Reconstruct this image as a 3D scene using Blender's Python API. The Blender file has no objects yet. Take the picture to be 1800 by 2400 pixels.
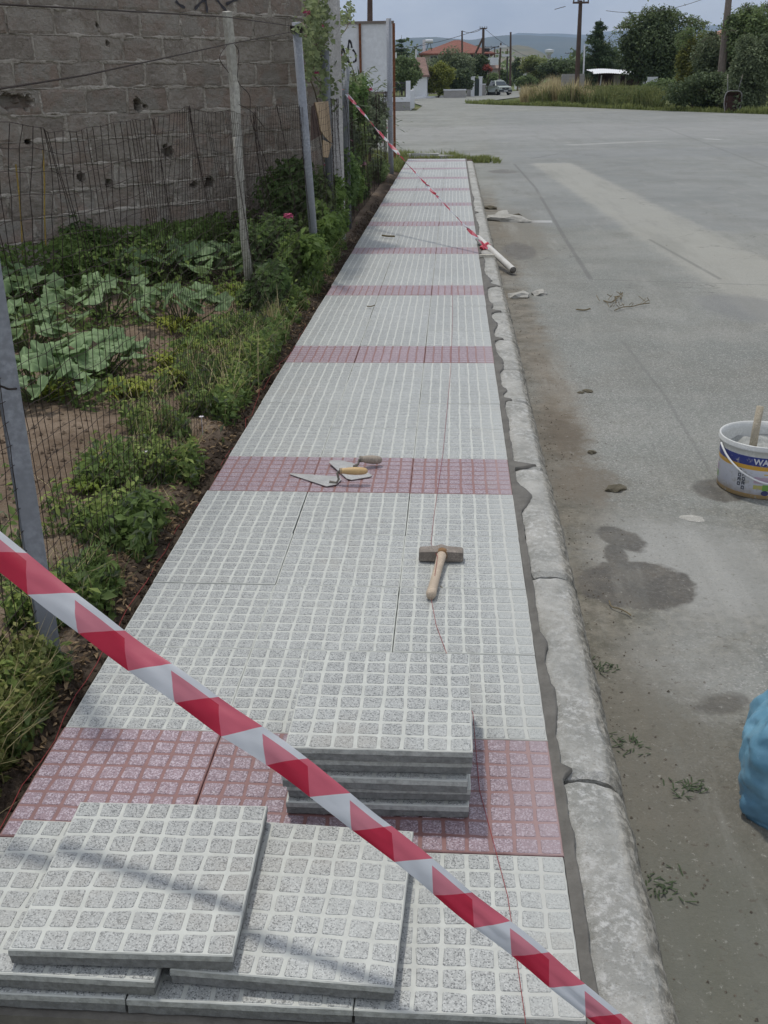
import bpy, bmesh, math, random
import numpy as np
from mathutils import Vector, Matrix, noise as mnoise
random.seed(7); RNG = np.random.default_rng(7)
SC = bpy.context.scene
COL = SC.collection
# ------------------------------------------------------------------ camera
CF = 2376.28                      # focal length in photo pixels (photo is 1800 x 2400)
CP = Vector((0.9505, -1.6702, 1.4725))
_p, _y, _r = 0.40018, 0.068603, -0.012191
_fw = Vector((-math.sin(_y), math.cos(_y), 0)); _rt = Vector((math.cos(_y), math.sin(_y), 0)); _up = Vector((0, 0, 1))
FWD = _fw*math.cos(_p) - _up*math.sin(_p); _U = _fw*math.sin(_p) + _up*math.cos(_p)
RGT = _rt*math.cos(_r) + _U*math.sin(_r); UPV = -_rt*math.sin(_r) + _U*math.cos(_r)
cam_d = bpy.data.cameras.new('camera'); cam = bpy.data.objects.new('camera', cam_d); COL.objects.link(cam)
cam.matrix_world = Matrix(((RGT.x, UPV.x, -FWD.x, CP.x), (RGT.y, UPV.y, -FWD.y, CP.y), (RGT.z, UPV.z, -FWD.z, CP.z), (0, 0, 0, 1)))
cam_d.sensor_fit = 'VERTICAL'; cam_d.sensor_height = 24; cam_d.lens = 24*CF/2400
cam_d.clip_start = 0.05; cam_d.clip_end = 40000
SC.camera = cam
# ------------------------------------------------------------------ sky, sun, exposure
SUN_TO = Vector((-.20, .30, 1.0)).normalized()      # direction from the ground to the sun
sun_el = math.asin(SUN_TO.z); sun_az = math.atan2(SUN_TO.x, SUN_TO.y)
W = bpy.data.worlds.new("World"); SC.world = W; W.use_nodes = True
nt = W.node_tree; nt.nodes.clear()
def N(t, k, **kw):
    n = t.nodes.new(k)
    for a, b in kw.items(): setattr(n, a, b)
    return n
sky = N(nt, 'ShaderNodeTexSky', sky_type='NISHITA', sun_disc=False)
sky.sun_elevation = sun_el; sky.sun_rotation = sun_az; sky.air_density = 1.0; sky.dust_density = 1.5
tc = N(nt, 'ShaderNodeTexCoord'); mp = N(nt, 'ShaderNodeMapping'); mp.inputs['Scale'].default_value = (1.0, 1.0, 2.6)
n1 = N(nt, 'ShaderNodeTexNoise'); n1.inputs['Scale'].default_value = 4.2; n1.inputs['Detail'].default_value = 7; n1.inputs['Roughness'].default_value = .55
rp = N(nt, 'ShaderNodeValToRGB')
e = rp.color_ramp.elements
e[0].position = .36; e[0].color = (2.95, 3.25, 4.0, 1)
e[1].position = .72; e[1].color = (6.3, 6.3, 6.5, 1)
mx = N(nt, 'ShaderNodeMix', data_type='RGBA'); mx.inputs[0].default_value = .9
bg = N(nt, 'ShaderNodeBackground'); bg.inputs[1].default_value = .15
wo = N(nt, 'ShaderNodeOutputWorld')
L = nt.links.new
L(tc.outputs['Generated'], mp.inputs[0]); L(mp.outputs[0], n1.inputs['Vector']); L(n1.outputs[0], rp.inputs[0])
L(sky.outputs[0], mx.inputs[6]); L(rp.outputs[0], mx.inputs[7]); L(mx.outputs[2], bg.inputs[0]); L(bg.outputs[0], wo.inputs[0])
sd = bpy.data.lights.new('sun', 'SUN'); sd.energy = 2.0; sd.angle = math.radians(3.2); sd.color = (1, .955, .88)
so = bpy.data.objects.new('sun', sd); COL.objects.link(so); so.rotation_euler = SUN_TO.to_track_quat('Z', 'Y').to_euler(); so.location = (0, 0, 30)
SC.view_settings.view_transform = 'Standard'; SC.view_settings.look = 'None'; SC.view_settings.gamma = 1
SC.view_settings.exposure = 0.08; SC.view_settings.use_curve_mapping = False
SC.render.engine = 'CYCLES'; SC.cycles.max_bounces = 5; SC.cycles.transparent_max_bounces = 6; SC.cycles.volume_bounces = 0
# ------------------------------------------------------------------ measuring helpers (photo pixel -> place)
def _ray(px, py): return FWD + RGT*((px-900)/CF) - UPV*((py-1200)/CF)
def gp(px, py, z=0.0): d = _ray(px, py); return CP + d*((z-CP.z)/d.z)
def ay(px, py, Y): d = _ray(px, py); return CP + d*((Y-CP.y)/d.y)
def ax(px, py, X): d = _ray(px, py); return CP + d*((X-CP.x)/d.x)
ROADZ = -.13
# ------------------------------------------------------------------ material helpers
def newmat(name):
    m = bpy.data.materials.new(name); m.use_nodes = True; t = m.node_tree
    b = t.nodes['Principled BSDF']; return m, t, b
def c4(c): return (c[0], c[1], c[2], 1)
class MT:
    """small wrapper for wiring procedural materials"""
    def __init__(s, name, rough=.8, spec=.3, coord='Object', rnd=False):
        s.m, s.t, s.b = newmat(name); s.b.inputs['Roughness'].default_value = rough; s.b.inputs['Specular IOR Level'].default_value = spec
        if coord == 'World':
            g = N(s.t, 'ShaderNodeNewGeometry'); s.co = g.outputs['Position']
        else:
            g = N(s.t, 'ShaderNodeTexCoord'); s.co = g.outputs['Object']
        if rnd:
            oi = N(s.t, 'ShaderNodeObjectInfo'); s.rnd = oi.outputs['Random']
            mu = s.math('MULTIPLY', s.rnd, 57.0); va = N(s.t, 'ShaderNodeVectorMath', operation='ADD')
            s.t.links.new(s.co, va.inputs[0]); s.t.links.new(mu, va.inputs[1]); s.co = va.outputs[0]
    def l(s, a, b): s.t.links.new(a, b)
    def setin(s, sock, v):
        if hasattr(v, 'links') or isinstance(v, bpy.types.NodeSocket): s.l(v, sock)
        elif isinstance(v, (tuple, list)) and len(v) == 3 and sock.type == 'RGBA': sock.default_value = c4(v)
        else: sock.default_value = v
    def math(s, op, a, b=0.0, clamp=False):
        n = N(s.t, 'ShaderNodeMath', operation=op, use_clamp=clamp); s.setin(n.inputs[0], a); s.setin(n.inputs[1], b); return n.outputs[0]
    def noise(s, scale, detail=4, rough=.55, co=None, dim=None):
        n = N(s.t, 'ShaderNodeTexNoise'); n.inputs['Scale'].default_value = scale; n.inputs['Detail'].default_value = detail
        n.inputs['Roughness'].default_value = rough; s.l(co or s.co, n.inputs['Vector']); return n.outputs[0]
    def vor(s, scale, feat='F1', out='Distance', co=None):
        n = N(s.t, 'ShaderNodeTexVoronoi', feature=feat); n.inputs['Scale'].default_value = scale; s.l(co or s.co, n.inputs['Vector']); return n.outputs[out]
    def ramp(s, f, lo, hi, a=0.0, b=1.0, interp='SMOOTHSTEP'):
        n = N(s.t, 'ShaderNodeMapRange', interpolation_type=interp); s.setin(n.inputs[0], f)
        n.inputs[1].default_value = lo; n.inputs[2].default_value = hi; n.inputs[3].default_value = a; n.inputs[4].default_value = b; return n.outputs[0]
    def mix(s, f, a, b, mode='MIX'):
        n = N(s.t, 'ShaderNodeMix', data_type='RGBA', blend_type=mode); s.setin(n.inputs[0], f); s.setin(n.inputs[6], a); s.setin(n.inputs[7], b); return n.outputs[2]
    def color(s, c): s.setin(s.b.inputs['Base Color'], c)
    def bump(s, h, strength=.3, dist=.01):
        n = N(s.t, 'ShaderNodeBump'); n.inputs['Strength'].default_value = strength; n.inputs['Distance'].default_value = dist
        s.l(h, n.inputs['Height']); s.l(n.outputs[0], s.b.inputs['Normal'])
    def sep(s, co=None):
        n = N(s.t, 'ShaderNodeSeparateXYZ'); s.l(co or s.co, n.inputs[0]); return n.outputs
    def scaled(s, v):
        n = N(s.t, 'ShaderNodeVectorMath', operation='MULTIPLY'); s.l(s.co, n.inputs[0]); n.inputs[1].default_value = v; return n.outputs[0]
def mulc(c, k): return tuple(x*k for x in c)
def simple(name, c, rough=.7, var=.25, scale=8, metal=0.0, bump=.15, spec=.3, rnd=False, fine=True):
    M = MT(name, rough, spec, rnd=rnd); f = M.noise(scale, 5)
    col = M.mix(M.ramp(f, .3, .7), mulc(c, 1-var), mulc(c, 1+var))
    if fine: col = M.mix(M.ramp(M.noise(scale*9, 3), .35, .7), mulc(c, 1-var*1.2), col)
    M.color(col); M.b.inputs['Metallic'].default_value = metal
    if bump: M.bump(M.noise(scale*6, 4), bump, .004)
    return M.m
# ---- tile surfaces
def tile_mats():
    out = {}
    for key, base, speck, lite, groove in (
            ('grey', (.320, .332, .318), (.115, .122, .122), (.47, .485, .465), (.470, .484, .445)),
            ('red', (.262, .190, .212), (.15, .10, .12), (.47, .41, .45), (.228, .120, .110))):
        M = MT(key+' terrazzo pad', .46, .7, rnd=True)
        v = M.vor(400 if key == 'grey' else 330, out='Color'); sp = N(M.t, 'ShaderNodeSeparateColor'); M.l(v, sp.inputs[0])
        dark = M.ramp(sp.outputs[0], .76, .84) if key == 'grey' else M.ramp(sp.outputs[0], .80, .86)
        light = M.ramp(sp.outputs[1], .66, .74)
        big = M.noise(9, 3)
        c = M.mix(M.ramp(big, .3, .7), mulc(base, .93), mulc(base, 1.06))
        c = M.mix(M.math('MULTIPLY', light, .75), c, lite)
        c = M.mix(M.math('MULTIPLY', dark, .9), c, speck)
        hue = M.ramp(M.rnd, 0, 1, -.075, .055, 'LINEAR')
        br = M.math('ADD', hue, 1.0); cc = N(M.t, 'ShaderNodeCombineColor')
        for i in range(3): M.l(br, cc.inputs[i])
        c = M.mix(1.0, c, cc.outputs[0], 'MULTIPLY')
        # pale film of dried cement left near the kerb side and in patches
        g = N(M.t, 'ShaderNodeNewGeometry'); P = g.outputs['Position']; sx = M.sep(P)
        film = M.math('MULTIPLY', M.ramp(M.math('ADD', sx[0], M.math('MULTIPLY', M.noise(5, 4, co=P), .16)), 1.12, 1.27), .55)
        film2 = M.math('MULTIPLY', M.ramp(M.noise(1.7, 4, co=P), .56, .74), .35)
        c = M.mix(M.math('MAXIMUM', film, film2), c, (.40, .415, .39) if key == 'grey' else (.31, .25, .265))
        soil = M.ramp(M.noise(2.3, 6, .7, co=P), .52, .74)
        c = M.mix(M.math('MULTIPLY', soil, .34), c, (.30, .275, .225)); c = M.mix(M.ramp(M.noise(38, 5, .75, co=P), .62, .72, 0, .35), c, (.46, .455, .42))
        sm = N(M.t, 'ShaderNodeVectorMath', operation='MULTIPLY'); M.l(P, sm.inputs[0]); sm.inputs[1].default_value = (9, 2.4, 1); drag = M.ramp(M.noise(1.0, 6, .75, co=sm.outputs[0]), .56, .72, 0, .5)
        c = M.mix(drag, c, (.43, .44, .42) if key == 'grey' else (.34, .29, .31))
        M.color(c); M.bump(M.noise(420, 2), .25, .0008); out[key+'_pad'] = M.m
        G = MT(key+' smooth groove', .52, .55, rnd=True)
        gc = G.mix(G.ramp(G.noise(30, 4), .3, .7), mulc(groove, .9), mulc(groove, 1.04))
        gg = N(G.t, 'ShaderNodeNewGeometry'); PP = gg.outputs['Position']; sg = G.sep(PP)
        fl = G.math('MULTIPLY', G.ramp(G.math('ADD', sg[0], G.math('MULTIPLY', G.noise(5, 4, co=PP), .16)), 1.12, 1.27), .6)
        gc = G.mix(fl, gc, (.42, .425, .395) if key == 'grey' else (.35, .26, .255))
        gc = G.mix(G.ramp(G.noise(14, 5, .7, co=PP), .60, .78, 0, .32), gc, (.36, .33, .29))
        G.color(gc); out[key+'_groove'] = G.m
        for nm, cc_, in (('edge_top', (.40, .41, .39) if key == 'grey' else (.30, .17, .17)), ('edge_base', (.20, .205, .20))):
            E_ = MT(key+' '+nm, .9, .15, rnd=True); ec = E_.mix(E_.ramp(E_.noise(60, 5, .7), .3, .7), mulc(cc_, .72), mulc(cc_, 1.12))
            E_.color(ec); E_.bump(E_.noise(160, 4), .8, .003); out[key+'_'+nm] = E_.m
    return out
TM = tile_mats()
# ------------------------------------------------------------------ object helpers
def mesh(name, V, F, mats, mi=None, smooth=False):
    me = bpy.data.meshes.new(name); me.from_pydata(V, [], F)
    for m in (mats if isinstance(mats, (list, tuple)) else [mats]): me.materials.append(m)
    if mi is not None: me.polygons.foreach_set('material_index', mi)
    if smooth: me.polygons.foreach_set('use_smooth', [True]*len(me.polygons))
    me.update(); return me
def link(name, me, parent=None, loc=None, rot=None, **props):
    o = bpy.data.objects.new(name, me); COL.objects.link(o)
    if parent: o.parent = parent
    if loc is not None: o.location = loc
    if rot is not None: o.rotation_euler = rot
    for k, v in props.items(): o[k] = v
    return o
def thing(name, label, cat, loc=(0, 0, 0), rot=(0, 0, 0), group=None):
    o = bpy.data.objects.new(name, None); COL.objects.link(o); o.location = loc; o.rotation_euler = rot; o.empty_display_size = .1
    o['label'] = label; o['category'] = cat
    if group: o['group'] = group
    return o
def tag(o, label, cat, group=None):
    o['label'] = label; o['category'] = cat
    if group: o['group'] = group
    return o
class MB:
    def __init__(s): s.V = []; s.F = []; s.M = []
    def add(s, V, F, mi=0):
        b = len(s.V); s.V += [tuple(v) for v in V]; s.F += [tuple(i+b for i in f) for f in F]; s.M += [mi]*len(F)
    def box(s, x0, x1, y0, y1, z0, z1, mi=0, jit=0, mat=None):
        V = [(x, y, z) for z in (z0, z1) for y in (y0, y1) for x in (x0, x1)]
        if jit: V = [(x+random.uniform(-jit, jit), y+random.uniform(-jit, jit), z+random.uniform(-jit, jit)) for x, y, z in V]
        if mat is not None: V = [tuple(mat @ Vector(v)) for v in V]
        s.add(V, [(0, 2, 3, 1), (4, 5, 7, 6), (0, 1, 5, 4), (2, 6, 7, 3), (0, 4, 6, 2), (1, 3, 7, 5)], mi)
    def tube(s, pts, r, n=6, mi=0, cap=True):
        pts = [Vector(p) for p in pts]; k = len(pts)
        rs = r if isinstance(r, (list, tuple)) else [r]*k
        V = []; prev = None
        for i, p in enumerate(pts):
            d = (pts[min(i+1, k-1)]-pts[max(i-1, 0)])
            if d.length < 1e-9: d = Vector((0, 0, 1))
            d.normalize()
            a = Vector((0, 0, 1)) if abs(d.z) < .9 else Vector((1, 0, 0))
            if prev is not None: a = prev
            u = d.cross(a)
            if u.length < 1e-6: u = d.cross(Vector((0, 1, 0)))
            u.normalize(); v = u.cross(d).normalized(); prev = v if False else (prev or a)
            for j in range(n):
                t = 2*math.pi*j/n; V.append(p+(u*math.cos(t)+v*math.sin(t))*rs[i])
        F = []
        for i in range(k-1):
            for j in range(n):
                F.append((i*n+j, i*n+(j+1) % n, (i+1)*n+(j+1) % n, (i+1)*n+j))
        if cap: F.append(tuple(range(n-1, -1, -1))); F.append(tuple((k-1)*n+j for j in range(n)))
        s.add(V, F, mi)
    def lathe(s, prof, n=32, mi=0, cx=0, cy=0, close=False):
        V = []; k = len(prof)
        for r, z in prof:
            for j in range(n):
                t = 2*math.pi*j/n; V.append((cx+r*math.cos(t), cy+r*math.sin(t), z))
        F = [(i*n+j, i*n+(j+1) % n, (i+1)*n+(j+1) % n, (i+1)*n+j) for i in range(k-1) for j in range(n)]
        s.add(V, F, mi)
    def poly(s, pts, z, mi=0): s.add([(p[0], p[1], z) for p in pts], [tuple(range(len(pts)))], mi)
    def prism(s, pts, z0, z1, mi=0):
        n = len(pts); V = [(p[0], p[1], z0) for p in pts]+[(p[0], p[1], z1) for p in pts]
        s.add(V, [tuple(range(n-1, -1, -1)), tuple(range(n, 2*n))]+[(i, (i+1) % n, n+(i+1) % n, n+i) for i in range(n)], mi)
    def me(s, name, mats, smooth=False): return mesh(name, s.V, s.F, mats, s.M, smooth)
    def obj(s, name, mats, parent=None, loc=None, rot=None, smooth=False, **props): return link(name, s.me(name, mats, smooth), parent, loc, rot, **props)
def fn(x, y, z=0.0, s=1.0): return mnoise.noise(Vector((x*s, y*s, z*s)))
def fbm(x, y, z=0.0, s=1.0, o=4): return mnoise.fractal(Vector((x*s, y*s, z*s)), 1.0, 2.0, o)
def gridmesh(x0, x1, y0, y1, dx, dy, zf):
    nx = int(round((x1-x0)/dx)); ny = int(round((y1-y0)/dy))
    V = [(x0+(x1-x0)*i/nx, y0+(y1-y0)*j/ny) for j in range(ny+1) for i in range(nx+1)]
    V = [(x, y, zf(x, y)) for x, y in V]
    F = [(j*(nx+1)+i, j*(nx+1)+i+1, (j+1)*(nx+1)+i+1, (j+1)*(nx+1)+i) for j in range(ny) for i in range(nx)]
    return V, F
# ================================================================== GROUND, ROAD
def m_terrain():
    M = MT('field grass and earth', .95, .1, 'World'); f = M.noise(.05, 6, .6); g = M.noise(.9, 5)
    c = M.mix(M.ramp(f, .35, .65), (.075, .095, .032), (.17, .155, .075)); c = M.mix(M.ramp(g, .3, .75, 0, .6), c, (.06, .085, .025))
    M.color(c); return M.m
mb = MB(); mb.poly([(-9000, -300), (9000, -300), (9000, 9000), (-9000, 9000)], -.20)
mb.obj('terrain', m_terrain(), kind='structure')
def m_road():
    M = MT('worn asphalt', .88, .25, 'World'); X, Y, Z = M.sep()
    big = M.noise(.35, 5, .6); mid = M.noise(2.3, 5, .6); fine = M.noise(120, 3, .7)
    base = M.mix(M.ramp(big, .3, .7), (.172, .182, .166), (.250, .258, .236))
    base = M.mix(M.ramp(mid, .35, .75, 0, .45), base, (.29, .285, .255)); base = M.mix(M.math('MULTIPLY', M.ramp(M.noise(1.1, 6, .7), .46, .66), .48), base, (.150, .148, .125)); base = M.mix(M.math('MULTIPLY', M.ramp(M.noise(14, 5, .72), .54, .68), .30), base, (.14, .138, .12)); base = M.mix(M.math('MULTIPLY', M.ramp(M.noise(22, 5, .7), .60, .70), .35), base, (.36, .355, .325))
    gran = M.vor(170, out='Color'); sp = N(M.t, 'ShaderNodeSeparateColor'); M.l(gran, sp.inputs[0])
    def near(f): return f
    nf = M.ramp(Y, 6, 16, 1, .25)
    base = M.mix(M.math('MULTIPLY', M.ramp(sp.outputs[0], .72, .82), M.math('MULTIPLY', nf, .5)), base, (.12, .12, .115))
    base = M.mix(M.math('MULTIPLY', M.ramp(sp.outputs[1], .8, .88), M.math('MULTIPLY', nf, .55)), base, (.40, .39, .37))
    edge = M.noise(3.0, 6, .65); edge2 = M.noise(16, 4, .6)
    wob = M.math('ADD', M.math('MULTIPLY', M.math('SUBTRACT', edge, .5), 1.0), M.math('MULTIPLY', M.math('SUBTRACT', edge2, .5), .8))
    def blob(cx, cy, rx, ry, rot=0, nz=.9, soft=.12, gain=1.0):
        dx = M.math('SUBTRACT', X, cx); dy = M.math('SUBTRACT', Y, cy); c_, s_ = math.cos(rot), math.sin(rot)
        u = M.math('DIVIDE', M.math('ADD', M.math('MULTIPLY', dx, c_), M.math('MULTIPLY', dy, s_)), rx)
        v = M.math('DIVIDE', M.math('SUBTRACT', M.math('MULTIPLY', dy, c_), M.math('MULTIPLY', dx, s_)), ry)
        d = M.math('SQRT', M.math('ADD', M.math('MULTIPLY', u, u), M.math('MULTIPLY', v, v)))
        d = M.math('ADD', d, M.math('MULTIPLY', wob, nz)); return M.ramp(d, 1-soft, 1+soft, gain, 0)
    def band(p, q, w0, w1, nz=.35, soft=.08, gain=1.0):
        (x0, y0), (x1, y1) = p, q; Ln = math.hypot(x1-x0, y1-y0); dx_, dy_ = (x1-x0)/Ln, (y1-y0)/Ln
        ex = M.math('SUBTRACT', X, x0); ey = M.math('SUBTRACT', Y, y0)
        u = M.math('DIVIDE', M.math('ADD', M.math('MULTIPLY', ex, dx_), M.math('MULTIPLY', ey, dy_)), Ln)
        v = M.math('ABSOLUTE', M.math('SUBTRACT', M.math('MULTIPLY', ey, dx_), M.math('MULTIPLY', ex, dy_)))
        w = M.math('ADD', M.math('MULTIPLY', u, w1-w0), w0)
        r = M.math('DIVIDE', v, w); r = M.math('ADD', r, M.math('MULTIPLY', wob, nz)); side = M.ramp(r, 1-soft, 1+soft, gain, 0)
        un = M.math('ADD', u, M.math('MULTIPLY', wob, .03))
        return M.math('MULTIPLY', side, M.math('MULTIPLY', M.ramp(un, 0, .012), M.ramp(un, .988, 1, 1, 0)))
    # broad tonal areas of old resurfacing
    base = M.mix(band((5, 10), (15, 60), 3.5, 12, .25, .05, .30), base, (.20, .212, .222))
    base = M.mix(band((2.4, 24), (30, 27), 1.2, 4, .4, .1, .30), base, (.19, .20, .205))
    base = M.mix(band((-8, 34), (24, 40), 5, 6, .6, .3, .3), base, (.30, .30, .295))
    # the pale lime-washed trench patch running diagonally
    a = gp(1262, 378, ROADZ); b = gp(1900, 680, ROADZ)
    base = M.mix(band((3.02, 21.3), (3.66, 5.2), .42, .46, .55, .22, .62), base, (.335, .33, .29))
    c1 = gp(1330, 340, ROADZ); c2 = gp(1545, 330, ROADZ)
    base = M.mix(band((c1.x, c1.y), (c2.x, c2.y), .28, .18, .5, .2, .55), base, (.36, .36, .34))
    c1 = gp(1650, 325, ROADZ); c2 = gp(1690, 327, ROADZ); base = M.mix(band((c1.x, c1.y), (c2.x, c2.y), .13, .1, .4, .3, .8), base, (.45, .45, .44))
    c1 = gp(1205, 519, ROADZ); c2 = gp(1294, 519, ROADZ); base = M.mix(band((c1.x, c1.y), (c2.x, c2.y), .12, .10, .25, .15, .8), base, (.42, .425, .42))
    # straight old joint and tar seams
    def seam(pts, w=.010, g=.8):
        nonlocal base
        for i in range(len(pts)-1):
            p = gp(*pts[i], ROADZ); q = gp(*pts[i+1], ROADZ)
            base = M.mix(band((p.x, p.y), (q.x, q.y), w, w, .55, .5, g), base, (.115, .115, .11))
    seam([(1205, 384), (1255, 440), (1325, 560), (1385, 655)], .022, .55)
    seam([(1385, 655), (1700, 665), (1800, 668)], .012, .55)
    seam([(1460, 800), (1560, 930), (1680, 1130)], .010, .35)
    seam([(1520, 560), (1690, 655)], .02, .5)
    seam([(1430, 283), (1560, 300), (1800, 392)], .035, .35)
    seam([(1220, 282), (1110, 284)], .05, .5)
    seam([(1245, 372), (1310, 360)], .03, .5)
    c = gp(1760, 722, ROADZ); base = M.mix(blob(c.x, c.y, .35, .55, .3, .6, .25, .55), base, (.165, .17, .17))
    # dirt fanning out of the gutter
    dk = M.math('ADD', X, M.math('MULTIPLY', wob, .22)); ylim = M.ramp(Y, 13, 17, 1, 0)
    d1 = M.math('MULTIPLY', M.ramp(dk, 1.50, 1.66, .85, 0), ylim)
    dirtc = M.mix(M.ramp(M.noise(7, 6, .7), .35, .65), (.10, .088, .066), (.215, .19, .15))
    base = M.mix(M.math('MULTIPLY', d1, M.ramp(M.noise(1.3, 4), .30, .55, .45, 1)), base, dirtc)
    low = M.math('MULTIPLY', M.ramp(Y, 1.2, 3.2, .75, 0), M.ramp(M.math('ADD', M.noise(4.5, 6, .7), M.math('MULTIPLY', M.noise(.8, 3), .3)), .48, .78)); base = M.mix(low, base, M.mix(M.ramp(M.noise(26, 5, .75), .4, .62), (.085, .082, .062), (.19, .178, .14)))
    c = gp(1280, 800, ROADZ); base = M.mix(blob(1.55, 3.9, .10, 1.2, 0, 1.4, .7, .35), base, (.205, .165, .12))
    c = gp(1330, 1020, ROADZ); base = M.mix(blob(c.x-.03, c.y, .11, .32, 0, 1.6, .6, .7), base, (.10, .082, .06))
    c = gp(1190, 545, ROADZ); base = M.mix(blob(c.x+.1, c.y, .30, 2.1, 0, 1.0, .6, .6), base, (.17, .15, .115))
    c = gp(1370, 1130, ROADZ); base = M.mix(blob(c.x, c.y, .15, .22, 0, 1.1, .4, .7), base, (.14, .115, .085))
    # washed grey cement film around the wet stain and lower right
    c = gp(1640, 1330, ROADZ); base = M.mix(blob(c.x, c.y, .32, .45, .3, .8, .5, .75), base, (.33, .33, .31))
    c = gp(1600, 1560, ROADZ); base = M.mix(blob(c.x, c.y, .18, .25, 0, .9, .5, .45), base, (.30, .30, .28))
    base = M.mix(blob(1.50, .35, .24, .62, 0, .7, .45, .75), base, (.135, .125, .10))
    base = M.mix(blob(1.55, -.25, .30, .45, 0, .8, .5, .75), base, (.115, .118, .095))
    # water stains: dark and smoother
    c = gp(1495, 1372, ROADZ); w1 = blob(c.x, c.y, .205, .185, .1, .45, .07)
    c = gp(1452, 1262, ROADZ); w2 = blob(c.x, c.y, .075, .12, .5, .9, .15)
    c = gp(1443, 1300, ROADZ); w3 = blob(c.x, c.y, .04, .10, 0, .8, .2)
    c = gp(1690, 1650, ROADZ); w4 = blob(c.x, c.y, .085, .05, .3, 1.5, .3, .75)
    c = gp(1680, 1145, ROADZ); w5 = blob(2.10, 2.40, .11, .13, 0, .5, .12, .95)
    c = gp(1215, 588, ROADZ); w6 = blob(c.x, c.y, .17, .55, 0, .7, .2, .8)
    c = gp(1180, 402, ROADZ); w7 = blob(c.x, c.y, .28, .5, 0, .9, .2, .7)
    wet = w1
    for q in (w2, w3, w4, w5, w6, w7): wet = M.math('MAXIMUM', wet, q)
    wet = M.math('MULTIPLY', wet, M.ramp(M.noise(55, 4, .7), .25, .6, .75, 1)); base = M.mix(M.math('MULTIPLY', wet, .95), base, M.mix(M.ramp(M.noise(8, 5, .65), .4, .65), (.070, .064, .054), (.105, .094, .076)))
    base = M.mix(M.math('MULTIPLY', M.ramp(M.noise(75, 4, .8), .56, .66), M.math('MULTIPLY', nf, .45)), base, (.11, .108, .09)); base = M.mix(M.math('MULTIPLY', M.ramp(M.noise(64, 4, .8), .60, .70), M.math('MULTIPLY', nf, .5)), base, (.38, .37, .33))
    crumbs = M.math('MULTIPLY', M.ramp(M.noise(48, 3, .6), .64, .70), M.math('MULTIPLY', M.ramp(dk, 1.7, 2.1, 1, .05), .7))
    base = M.mix(M.math('MULTIPLY', crumbs, nf), base, (.09, .075, .06))
    # hairline crazing and long tyre-worn streaks
    vc = N(M.t, 'ShaderNodeTexVoronoi', feature='DISTANCE_TO_EDGE'); vc.inputs['Scale'].default_value = .75
    wv_ = N(M.t, 'ShaderNodeVectorMath', operation='ADD'); nn = N(M.t, 'ShaderNodeTexNoise'); nn.inputs['Scale'].default_value = 2.2; nn.inputs['Detail'].default_value = 6; M.l(M.co, nn.inputs['Vector']); M.l(M.co, wv_.inputs[0]); M.l(nn.outputs['Color'], wv_.inputs[1]); M.l(wv_.outputs[0], vc.inputs['Vector'])
    crk = M.math('MULTIPLY', M.ramp(vc.outputs['Distance'], .002, .009, .6, 0), M.ramp(M.noise(.6, 3), .50, .60)); base = M.mix(M.math('MULTIPLY', crk, M.ramp(Y, 4, 7)), base, (.09, .09, .08))
    stv = M.scaled((2.6, .35, 1)); base = M.mix(M.ramp(M.noise(1.0, 6, .7, co=stv), .48, .70, 0, .35), base, (.165, .168, .15)); base = M.mix(M.ramp(M.noise(1.7, 6, .72, co=stv), .55, .74, 0, .35), base, (.33, .33, .30))
    M.color(base); r = M.math('SUBTRACT', .9, M.math('MULTIPLY', wet, .35)); M.l(r, M.b.inputs['Roughness'])
    h = M.math('ADD', M.math('MULTIPLY', fine, .5), M.math('MULTIPLY', M.noise(30, 5, .6), .8)); M.bump(h, .8, .008); return M.m
ROAD = m_road()
def rz(x, y): return ROADZ
mb = MB()
mb.poly([(1.30, -12), (60, -12), (60, 46), (45, 47), (16.5, 53), (8.5, 73.5), (5.5, 85), (1.6, 87), (2.2, 89), (9.5, 128), (17, 170), (36, 300), (60, 420), (48, 420), (26, 300), (9, 178), (3.2, 150), (-3.8, 116.2), (-3.2, 100), (-1.4, 80), (-1.4, 66.2), (-40, 66.2), (-40, 21.2), (1.30, 21.2)], ROADZ)
mb.obj('road', ROAD, kind='structure')
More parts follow.
